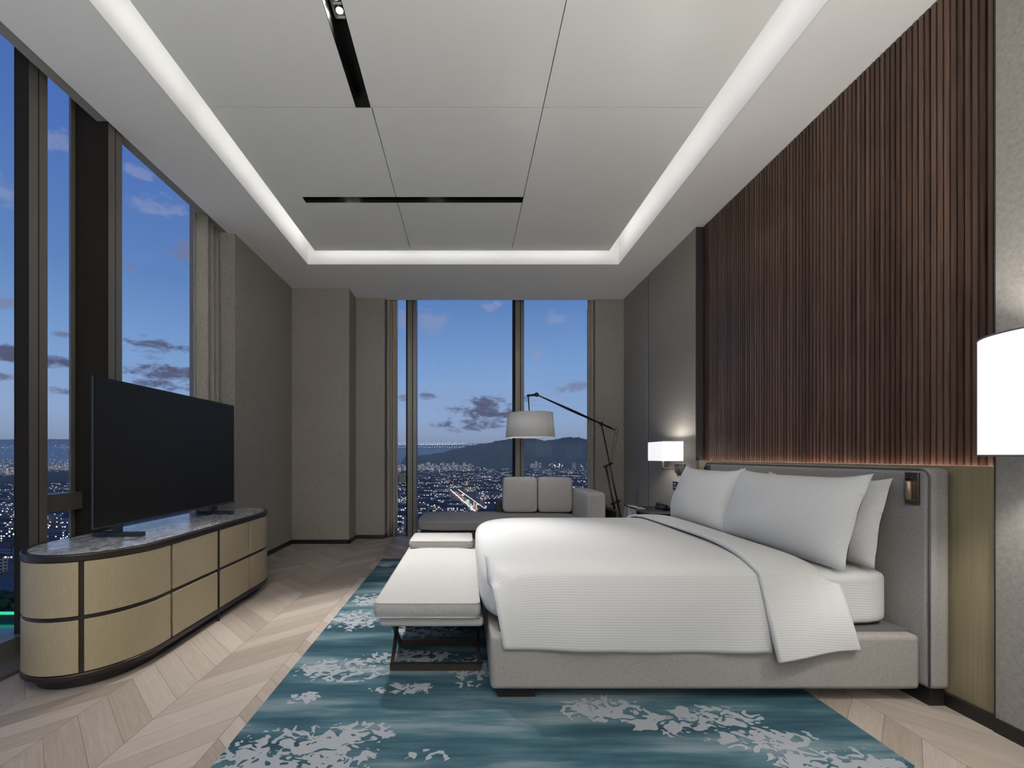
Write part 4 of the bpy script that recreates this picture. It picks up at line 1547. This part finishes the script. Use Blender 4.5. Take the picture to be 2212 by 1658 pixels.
gm = MB()
R = [60, 200, 400, 800, 1500, 2500, 3500, 4500, 5200, 5800, 6500, 7200, 8000, 8800, 9500]
def gfn(u, v):
    a = math.radians(-75 + 130 * u)
    i = v * (len(R) - 1)
    k = min(int(i), len(R) - 2)
    r = R[k] + (R[k + 1] - R[k]) * (i - k)
    x, yy = r * math.sin(a), r * math.cos(a)
    h = ground_h(x, yy)
    if r > 6000:
        h += 22 * math.sin(a * 9 + 1) + 14 * math.sin(a * 23)
    return (x, yy, h)
gm.grid(gfn, 90, len(R) * 3 - 3)
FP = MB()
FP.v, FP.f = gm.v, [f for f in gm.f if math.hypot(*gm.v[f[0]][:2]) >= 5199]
gm.f = [f for f in gm.f if math.hypot(*gm.v[f[0]][:2]) < 5199]
structure('far_plain', FP, plain('far_plain_haze_tone', (0.66, 0.54, 0.38), 0.95, 0, 0.2, 0.004), 'plain rising to the skyline, its pale colour standing in for haze', smooth=True)  # pale warm colour carries the brightness of the horizon haze
structure('ground', gm, plain('city_ground', (0.10, 0.11, 0.12), 0.95, 0, 0.5, 0.02), 'dusky ground of the city plain', smooth=True)

RIDGE = [(-75, 990), (860, 988), (900, 984), (950, 978), (985, 969), (1020, 962), (1052, 957), (1085, 950), (1110, 947), (1140, 944), (1160, 946), (1180, 950), (1198, 949),
         (1215, 945), (1235, 943), (1250, 944), (1265, 949), (1290, 958), (1330, 970), (1380, 980)]
def ridge_y(px):
    for (a, b) in zip(RIDGE, RIDGE[1:]):
        if a[0] <= px <= b[0]:
            t = (px - a[0]) / (b[0] - a[0])
            t = t * t * (3 - 2 * t) * 0.5 + t * 0.5
            return a[1] + (b[1] - a[1]) * t
    return 990
hm = MB()
def hfn(u, v):
    px = 870 + 510 * u
    yr = 4600.0
    top = (985 - ridge_y(px)) / 960.0 * yr + 1.17
    top += 5.0 * math.sin(px * 0.31) * math.sin(px * 0.11) + 2.5 * math.sin(px * 0.83)
    d = -1 + 2 * v
    yy = yr + d * 900 - 120 * math.sin(px * 0.02)
    k = max(0.0, 1 - abs(d) ** 1.35)
    z = (GZ - 8) + (top - GZ + 8) * k
    z += 7 * math.sin(px * 0.09 + yy * 0.01) * k * (1 - k) * 3
    return ((px - 1008) / 960.0 * yr * (1 + 0.12 * d), yy, z)
hm.grid(hfn, 170, 26)
tag(obj('wooded_hill', hm, plain('forest_hill', (0.105, 0.105, 0.082), 0.95, 0, 0.6, 0.02), smooth=True), 'broad dark wooded hill rising behind the city in the far window', 'hill')
h2 = MB()
def h2fn(u, v):
    a, d = -1 + 2 * u, -1 + 2 * v
    k = max(0, 1 - a * a) * max(0, 1 - d * d)
    cx, cy = -0.915 * 1750, 1750
    along = Vector((0.74, 0.67, 0))
    return (cx + along.x * a * 260 - along.y * d * 260, cy + along.y * a * 260 + along.x * d * 260, GZ - 2 + 52 * k + 4 * math.sin(9 * a) * math.sin(8 * d) * k)
h2.grid(h2fn, 30, 30)
tag(obj('wooded_knoll', h2, bpy.data.materials['forest_hill'], smooth=True), 'low dark wooded knoll among the houses in the left window', 'hill')

# buildings: variants
variants = []
vr = random.Random(3)
for i in range(12):
    L, D = vr.choice([28, 36, 44, 52, 60]), vr.choice([11, 12, 13])
    H = vr.choice([12.4, 15.5, 18.6, 18.6, 21.7])
    variants.append((L, D, H, i % 5 != 4, CW[[0, 2, 1, 0, 2, 3, 0, 2, 1, 2, 0, 3][i]], ROOF2 if i % 6 == 1 else ROOF))
proto = {}
placed = []
stuff = MB()
n_ind = 0


def road_x(yy):
    return -32 + (1320 - yy) * 0.1227


RECTS = []


def put(cx, cy, rot, vi, individual, label, group):
    global n_ind
    L, D, H, gb, wm, rmat = variants[vi]
    hx = abs(L / 2 * math.cos(rot)) + abs(D / 2 * math.sin(rot)) + 1.5
    hy = abs(L / 2 * math.sin(rot)) + abs(D / 2 * math.cos(rot)) + 1.5
    if individual and any(abs(cx - a) < hx + c and abs(cy - b) < hy + d for (a, b, c, d) in RECTS):
        return
    if not clear_of(cx, cy, L * 0.45):
        return
    RECTS.append((cx, cy, hx, hy))
    if not individual:
        add_building(stuff, cx, cy, ground_h(cx, cy), L, D, H, rot, gb, rnd.randint(0, 200) * 40, [CW.index(wm), 0][0], 4)
        return
    if vi not in proto:
        o = building_mesh(L, D, H, gb, wm, rmat, 'apartment_block')
        proto[vi] = o
    else:
        o = proto[vi].copy()
        C.objects.link(o)
    o.location = (cx, cy, GZ)
    o.rotation_euler = (0, 0, rot)
    tag(o, label, 'building', group)
    n_ind += 1


reserved = []          # (x, y, r) kept clear for landmarks
LANDMARKS = []


def clear_of(cx, cy, r):
    return all(math.hypot(cx - a, cy - b) > r + c for (a, b, c) in reserved)


# landmark positions are read off the view: (px left, px right, py base, height m, depth m)
def landmark_pos(pl_, pr, pb):
    yy = 111.17 * 960.0 / (pb - 985.0)
    return ((pl_ + pr) / 2 - 1008) / 960.0 * yy, yy, (pr - pl_) / 960.0 * yy


LM = [('office_block', 'white seven storey office block with rows of dark windows left of the lit avenue', 947, 972, 1063, 23, 18, 'white', False),
      ('office_block', 'dark blue slab office block behind the white office block', 913, 942, 1052, 22, 16, 'dark', False),
      ('apartment_block', 'long cream lit block on the far side of the avenue', 973, 1010, 1050, 18, 14, 'cream', True),
      ('apartment_block', 'second long cream lit block further right along the same street', 1012, 1045, 1052, 16, 14, 'cream', True),
      ('hall', 'long dark brown hall with a low curved roof below the apartment towers', 960, 1040, 1027, 20, 60, 'hall', True),
      ('apartment_block', 'dark slate roofed block with lit white top row in front of the avenue', 902, 931, 1094, 13, 14, 'dark', True),
      ('apartment_block', 'dark slate roofed block at the right hand foot of the avenue', 1046, 1080, 1104, 19, 16, 'dark', True)]
MWHITE = plain('white_render', (0.42, 0.43, 0.46), 0.8, 0, 0.05, 0.1)
MCREAM = plain('cream_render', (0.40, 0.34, 0.22), 0.8, 0, 0.05, 0.1)
MDARK = plain('dark_render', (0.07, 0.08, 0.12), 0.8, 0, 0.1, 0.1)
MHALL = plain('brown_hall', (0.085, 0.06, 0.06), 0.8, 0, 0.1, 0.05)
WIN_DARK = plain('window_dark', (0.012, 0.016, 0.026), 0.3)
WIN_LIT = emis('window_lit', (1.0, 0.86, 0.62), 1.3, False)
WIN_COOL = emis('window_lit_cool', (0.88, 0.94, 1.0), 1.3, False)
for (nm, lab, pl_, pr, pb, H, D, kind_, gb) in LM:
    cx, cy, L = landmark_pos(pl_, pr, pb)
    cy += D / 2
    t = thing(nm, lab, 'building', (cx, cy, GZ))
    wm = {'white': MWHITE, 'cream': MCREAM, 'dark': MDARK, 'hall': MHALL}[kind_]
    obj('walls', box(cx - L / 2, cx + L / 2, cy - D / 2, cy + D / 2, GZ, GZ + H), wm, t)
    rf = MB()
    if gb:
        e = 1.2
        rf.v = [(cx - L / 2 - e, cy - D / 2 - e, GZ + H), (cx + L / 2 + e, cy - D / 2 - e, GZ + H), (cx + L / 2 + e, cy + D / 2 + e, GZ + H), (cx - L / 2 - e, cy + D / 2 + e, GZ + H),
                (cx - L / 2 + D * .3, cy, GZ + H + min(6, D * .35)), (cx + L / 2 - D * .3, cy, GZ + H + min(6, D * .35))]
        rf.f = [(0, 1, 5, 4), (1, 2, 5), (2, 3, 4, 5), (3, 0, 4), (3, 2, 1, 0)]
    else:
        rf.box(cx - L / 2 - .4, cx + L / 2 + .4, cy - D / 2 - .4, cy + D / 2 + .4, GZ + H, GZ + H + 1.2)
        rf.box(cx - L * .2, cx + L * .15, cy - D * .2, cy + D * .2, GZ + H + 1.2, GZ + H + 4.5)
    obj('roof', rf, ROOF, t)
    nf, nc = max(2, int(H / 3.2)), max(3, int(L / 5.5))
    lr = random.Random(pl_)
    for j in range(nf):
        for i in range(nc):
            x0 = cx - L / 2 + (i + 0.25) * L / nc
            z0 = GZ + (j + 0.35) * H / nf
            lit = lr.random() < {'white': 0.12, 'cream': 0.45, 'dark': 0.16, 'hall': 0.06}[kind_]
            if 'white top row' in lab and j == nf - 1:
                lit = lr.random() < 0.85
            if nf * nc > 95 and (i + j) % 2 and not lit:
                continue
            wo = box(x0, x0 + L / nc * 0.5, cy - D / 2 - 0.15, cy - D / 2 + 0.1, z0, z0 + H / nf * 0.5)
            obj('window', wo, (WIN_COOL if kind_ in ('white', 'dark') else WIN_LIT) if lit else WIN_DARK, t)
    reserved.append((cx, cy, max(L, D) * 0.6))
for _k in range(26):
    _px = [862, 868, 874, 882, 905, 912, 919, 926, 933, 940, 946, 957, 962, 968, 974, 980, 985, 990, 996, 1003, 1009, 1016, 1150, 1158, 1166, 1240][_k]
    _d = 2750 + 90 * (_k % 4) + (0 if _px < 1030 else 700)
    reserved.append(((_px - 1008) / 960.0 * _d, _d, 22))
for _px, _d in ((4, 2300), (14, 2350), (22, 2250), (30, 2400), (104, 3000), (112, 3050), (118, 2950), (125, 3100), (131, 3000), (138, 3080), (145, 3020), (152, 2980)):
    reserved.append(((_px - 1008) / 960.0 * _d, _d, 22))
for _px, _py in ((1010, 1088), (1019, 1102), (1024, 1095), (1029, 1099), (1000, 1071), (906, 1049), (1136, 1036), (1104, 1037), (1255, 1059), (1150, 1033)):
    _d = 111.17 * 960.0 / (_py - 985.0)
    reserved.append(((_px - 1008) / 960.0 * _d, _d + 4, 12))

LF = 'slate roofed apartment block in the dusky city below the far window'
LL = 'slate roofed apartment block in the dusky city below the left window'
yy = 600.0
row = 0
while yy < 3300:
    step = 36 + yy * 0.009
    x = -0.17 * yy - 20
    while x < 0.285 * yy + 20:
        vi = rnd.randrange(12)
        L = variants[vi][0]
        cx = x + L / 2
        ok = abs(cx - road_x(yy)) > 24 + L / 2 or yy < 780 or yy > 1530
        if ok and clear_of(cx, yy, L * 0.45) and rnd.random() > 0.07:
            ind = yy < 1560
            put(cx, yy + rnd.uniform(-5, 5), rnd.uniform(-0.10, 0.10) + (0 * rnd.random()), vi, ind, LF, 'city blocks below the far window')
        x += L + rnd.choice([7, 9, 12, 22])
    yy += step + (22 if row % 4 == 3 else 0)
    row += 1
for (lo, hi, ystart) in ((-1.09, -1.0, 300.0), (-0.955, -0.87, 560.0)):
    yy = ystart
    while yy < 4600:
        x = lo * yy - 10
        while x < hi * yy + 10:
            vi = rnd.randrange(12)
            L = variants[vi][0]
            cx = x + L / 2
            if not (yy < 400 and lo < -1) and math.hypot(cx + 0.915 * 1750, yy - 1750) > 270:
                put(cx, yy + rnd.uniform(-6, 6), rnd.uniform(-0.4, 0.1), vi, yy < 1100, LL, 'city blocks below the left window')
            x += L + rnd.choice([8, 12, 20])
        yy += 40 + yy * 0.012
obj_st = obj('distant_city_blocks', stuff, CW + [ROOF])
tag(obj_st, 'mass of small lit city blocks spreading towards the hills', 'buildings', None, 'stuff')

# apartment towers in front of the hill
tvars = []
for k in range(4):
    o = building_mesh([20, 24, 30, 18][k], 18, [58, 64, 52, 72][k], False, [CW[1], CW[0], CW[3], CW[1]][k], ROOF, 'apartment_tower')
    tvars.append(o)
tpos = []
for i in range(26):
    px = [862, 868, 874, 882, 905, 912, 919, 926, 933, 940, 946, 957, 962, 968, 974, 980, 985, 990, 996, 1003, 1009, 1016, 1150, 1158, 1166, 1240][i]
    d = 2750 + 90 * (i % 4) + (0 if px < 1030 else 700)
    tpos.append(((px - 1008) / 960.0 * d, d))
for px, d in ((4, 2300), (14, 2350), (22, 2250), (30, 2400), (104, 3000), (112, 3050), (118, 2950), (125, 3100), (131, 3000), (138, 3080), (145, 3020), (152, 2980)):
    tpos.append(((px - 1008) / 960.0 * d, d))
for i, (x, yv) in enumerate(tpos):
    o = tvars[i % 4]
    if i >= 4:
        o = o.copy()
        C.objects.link(o)
    o.location = (x, yv, GZ)
    lf = x > -1000
    tag(o, 'pale high rise apartment tower standing before the wooded hill' if lf else 'pale high rise apartment tower on the skyline of the left window', 'building',
        'apartment towers before the hill' if lf else 'apartment towers beyond the left window')

# avenue with lamps, cars and shop signs
rd = MB()
rp = []
for yv in (800, 900, 1000, 1100, 1200, 1330, 1500):
    rp.append((road_x(yv), yv))
for (x, yv) in rp:
    rd.v += [(x - 11, yv, GZ + 0.3), (x + 11, yv, GZ + 0.3)]
for i in range(len(rp) - 1):
    rd.f.append((2 * i, 2 * i + 1, 2 * i + 3, 2 * i + 2))
tag(obj('avenue', rd, plain('avenue_asphalt', (0.16, 0.14, 0.13), 0.7, 0, 0.1, 0.1)), 'bright avenue running through the city blocks below the far window', 'road')
LAMP_W = emis('street_glow', (1.0, 0.80, 0.52), 3.2, False)
LAMP_C = emis('street_glow_cool', (0.9, 0.97, 1.0), 3.0, False)
HEAD = emis('headlamp_glow', (1.0, 0.95, 0.85), 3.5, False)
TAIL = emis('tail_glow', (1.0, 0.28, 0.18), 2.6, False)
CARP = plain('car_paint', (0.12, 0.12, 0.13), 0.4)
car0 = None
cr = random.Random(5)
for i in range(34):
    yv = 850 + 16 * i + cr.uniform(-4, 4)
    for lane in (-1, 1):
        x = road_x(yv) + lane * cr.choice([3, 6.5])
        if car0 is None:
            t = thing('car', 'tiny car with its lights on driving along the bright avenue', 'car', (0, 0, 0), 'cars on the avenue')
            cb = MB()
            cb.box(-0.95, 0.95, -2.2, 2.2, 0.35, 1.0)
            cb.box(-0.85, 0.85, -1.2, 1.0, 1.0, 1.6)
            obj('body', cb, CARP, t, bevel=0.12, seg=2)
            obj('headlamps', MB().box(-1.0, -0.3, -2.5, -2.15, 0.5, 1.1).box(0.3, 1.0, -2.5, -2.15, 0.5, 1.1), HEAD, t)
            obj('tail_lamps', MB().box(-1.0, -0.3, 2.15, 2.5, 0.5, 1.1).box(0.3, 1.0, 2.15, 2.5, 0.5, 1.1), TAIL, t)
            car0 = t
            o = t
        else:
            o = car0.copy()
            C.objects.link(o)
            for ch in list(car0.children):
                c2 = ch.copy()
                c2.parent = o
                C.objects.link(c2)
        o.location = (x, yv, GZ + 0.3)
        o.rotation_euler = (0, 0, 0.122 + (0 if lane < 0 else math.pi))


def street_lamp_proto(name, glow, r, h=9.0):
    m = MB()
    m.tube([(0, 0, 0), (0, 0, h)], 0.12, 6)
    nf = len(m.f)
    m.ball((0, 0, h), r, 8)
    for i in range(nf, len(m.f)):
        m.mi[i] = 1
    return obj(name, m, [M['bronze_dark'], glow], smooth=True)


lampA = street_lamp_proto('street_lamp', LAMP_W, 0.9)
lampB = street_lamp_proto('street_lamp', LAMP_C, 0.85, 11)
first = {0: True, 1: True}
def put_lamp(x, yv, kind_, label, group, z=GZ, sc_=1.0):
    if 'avenue' not in label and (any(abs(x - a) < c + 1 and abs(yv - b) < d + 1 for (a, b, c, d) in RECTS) or not clear_of(x, yv, 2) or math.hypot(x + 0.915 * 1750, yv - 1750) < 375):
        return
    p = (lampA, lampB)[kind_]
    if first[kind_]:
        o = p
        first[kind_] = False
    else:
        o = p.copy()
        C.objects.link(o)
    o.location = (x, yv, z)
    o.scale = (sc_, sc_, 1.0)
    tag(o, label, 'street lamp', group)
for i in range(30):
    yv = 840 + 18 * i
    for s in (-1, 1):
        put_lamp(road_x(yv) + s * 12.5, yv, 0, 'glowing street lamp along the bright avenue', 'street lamps on the avenue')
lr = random.Random(11)
for i in range(150):
    yv = 620 * (5.2 ** lr.random())
    x = lr.uniform(-0.16, 0.27) * yv
    put_lamp(x, yv, int(lr.random() < 0.55), 'bright lamp among the city blocks below the far window', 'scattered street lamps', GZ + lr.uniform(2, 10), 0.7 + yv / 2600)
for i in range(64):
    yv = 420 * (6.5 ** lr.random())
    x = lr.choice([lr.uniform(-1.06, -1.01), lr.uniform(-0.95, -0.885)]) * yv
    put_lamp(x, yv, int(lr.random() < 0.6), 'bright lamp among the city blocks below the left window', 'scattered street lamps on the left', GZ + lr.uniform(2, 10), 0.7 + yv / 2600)
for yv in (860, 930, 1010, 1090, 1180, 1270, 1370):
    light('avenue_glow', 'POINT', (road_x(yv), yv, GZ + 9), 9000.0, None, (1.0, 0.80, 0.56), shadow_soft_size=1.0)
# lit shop fronts at the avenue
for i, (px, py, wpx, hpx, cm_) in enumerate([(1010, 1078, 8, 10, (0.45, 0.9, 0.75)), (1019, 1090, 6, 12, (0.75, 0.95, 1.0)), (1024, 1083, 3, 12, (0.85, 0.8, 0.5)), (1029, 1086, 3, 13, (0.85, 0.8, 0.5)),
                                             (1000, 1066, 6, 5, (1.0, 0.8, 0.6)), (906, 1040, 9, 9, (1.0, 0.72, 0.68)), (1136, 1030, 5, 6, (1, 0.9, 0.75)), (1104, 1028, 7, 9, (1, 0.88, 0.7)),
                                             (1255, 1055, 16, 4, (1, 0.86, 0.78)), (1150, 1029, 5, 4, (0.9, 1, 0.95))]):
    yv = 111.17 * 960.0 / (py + hpx - 985.0)
    x = (px - 1008) / 960.0 * yv
    wv, hv = wpx / 960.0 * yv, hpx / 960.0 * yv
    lab = ['green lit sign board right of the avenue', 'pale blue lit shop front right of the avenue', 'left one of two slim cream lit pylons by the avenue', 'right one of two slim cream lit pylons by the avenue',
           'orange lit shop front at the far end of the avenue', 'pink lit corner building at the left of the far window', 'small lit front right of the centre mullion', 'bright lit front just left of the centre mullion',
           'long lit street front at the right edge of the far window', 'pale green lit front right of the centre mullion'][i]
    t = thing('shop_front', lab, 'lit building', (x, yv, GZ))
    obj('walls', box(x - wv / 2, x + wv / 2, yv, yv + 8, GZ, GZ + hv), MDARK, t)
    obj('lit_front', box(x - wv / 2 + .4, x + wv / 2 - .4, yv - 0.3, yv - 0.05, GZ + 0.5, GZ + hv - 0.5), emis('shop_glow', cm_, 0.9, False), t)

# distant lights: rows along the far plain and clusters at the hill foot
dl = MB()
lr = random.Random(21)
def dot(x, yv, z, r):
    k = len(dl.v)
    dl.v += [(x + r, yv, z), (x - r, yv, z), (x, yv + r, z), (x, yv - r, z), (x, yv, z + r), (x, yv, z - r)]
    for f in ((0, 2, 4), (2, 1, 4), (1, 3, 4), (3, 0, 4), (2, 0, 5), (1, 2, 5), (3, 1, 5), (0, 3, 5)):
        dl.f.append(tuple(k + i for i in f))
for row_, (py, n, d) in enumerate(((960, 60, 8300), (965, 46, 7900), (957, 30, 8600))):
    for i in range(n):
        px = 850 + 215 * (i + lr.uniform(-0.25, 0.25)) / n
        if px < 1000 + (8 if row_ else 30) or lr.random() < 0.2:
            dot((px - 1008) / 960 * d, d, 1.17 + (985 - py + lr.uniform(-0.7, 0.7)) / 960 * d, 4.6)
for i in range(300):
    d = lr.uniform(2600, 3500)
    px = lr.uniform(850, 1280)
    dot((px - 1008) / 960 * d, d, GZ + lr.uniform(4, 40 if px < 1050 else 16), lr.choice([1.0, 1.3, 1.8]))
for i in range(40):
    d = 4050
    px = lr.choice([lr.gauss(1185, 8), lr.gauss(1250, 12), lr.gauss(925, 16)])
    dot((px - 1008) / 960 * d, d - 250, GZ + lr.uniform(14, 46), lr.choice([2.0, 2.6, 3.4]))
for i in range(170):
    px = lr.choice([lr.uniform(-25, 40), lr.uniform(95, 158)])
    py = lr.choice([962 + lr.uniform(-.6, .6), 966 + lr.uniform(-.6, .6), lr.uniform(990, 1012), lr.uniform(990, 1012), lr.uniform(968, 990)])
    d = 111.17 * 960 / 40.0 + (1010 - py) * 60
    dot((px - 1008) / 960 * d, d, 1.17 + (985 - py) / 960 * d, lr.choice([1.0, 1.5, 2.0]))
tag(obj('distant_lights', dl, emis('distant_glow', (1.0, 0.93, 0.80), 5.0, False)), 'rows and clusters of tiny lights across the far plain', 'lights', None, 'stuff')

# river with a green lit quay at the lower left
rv = MB()
rv.box(-520, -250, 190, 300, GZ + 0.2, GZ + 0.6)
tag(obj('river', rv, plain('river_water', (0.02, 0.10, 0.09), 0.12, 0, 0.2, 0.02)), 'dark green river at the foot of the left window', 'river', None, 'stuff')
qy = thing('river_wall', 'stone river wall with a green light strip below the left window', 'wall', (-350, 303, GZ))
obj('stone_bank', box(-560, -240, 301, 306, GZ, GZ + 4), plain('bank_stone', (0.10, 0.11, 0.10), 0.9, 0, 0.3, 0.1), qy)
obj('light_strip', box(-560, -240, 300.2, 301, GZ + 4.2, GZ + 6.0), emis('quay_green', (0.05, 0.9, 0.45), 0.9, False), qy)
leafm = plain('tree_leaves', (0.06, 0.075, 0.03), 0.9, 0, 0.5, 0.4)
tr0 = None
tr = random.Random(9)
for i in range(22):
    yv = 313 + (i % 3) * 12
    x = -1.09 * 330 + (i // 3) * 11 - (i % 3) * 7
    if tr0 is None:
        t = thing('street_tree', 'rounded dark street tree behind the green lit river wall', 'tree', (0, 0, 0), 'trees along the river')
        cm2 = MB()
        def cfn(u, v, c=(0, 0, 7), r=4.2):
            th, ph = 2 * math.pi * u, math.pi * v
            rr_ = r * (1 + 0.14 * math.sin(5 * th + 3 * ph) * math.sin(ph) + 0.1 * math.sin(9 * ph + 4 * th))
            return (rr_ * math.sin(ph) * math.cos(th), rr_ * math.sin(ph) * math.sin(th), 7 + 0.85 * rr_ * math.cos(ph))
        cm2.grid(cfn, 24, 14)
        obj('crown', cm2, leafm, t, smooth=True)
        obj('trunk', MB().tube([(0, 0, 0), (0, 0, 4.5)], 0.35, 8), M['espresso'], t)
        tr0 = t
        o = t
    else:
        o = tr0.copy()
        C.objects.link(o)
        for ch in list(tr0.children):
            c2 = ch.copy()
            c2.parent = o
            C.objects.link(c2)
    o.location = (x, yv, GZ)
    k = tr.uniform(0.85, 1.15)
    o.scale = (k, k, k)
    o.rotation_euler = (0, 0, tr.uniform(0, 6))

# thin evening haze over the plain
hz = MB()
hz.prism([(-9000, 480), (9000, 480), (9000, 12000), (-9000, 12000)], GZ - 5, 110)
hzm, t = newmat('evening_haze')
vs = t.n('ShaderNodeVolumeScatter', {'Color': (1.0, 0.89, 0.56, 1), 'Density': 0.00013, 'Anisotropy': 0.0})
t.n('ShaderNodeOutputMaterial', {1: vs})
hzo = obj('haze', hz, hzm)
tag(hzo, 'thin bluish evening haze over the far city', 'haze', None, 'stuff')
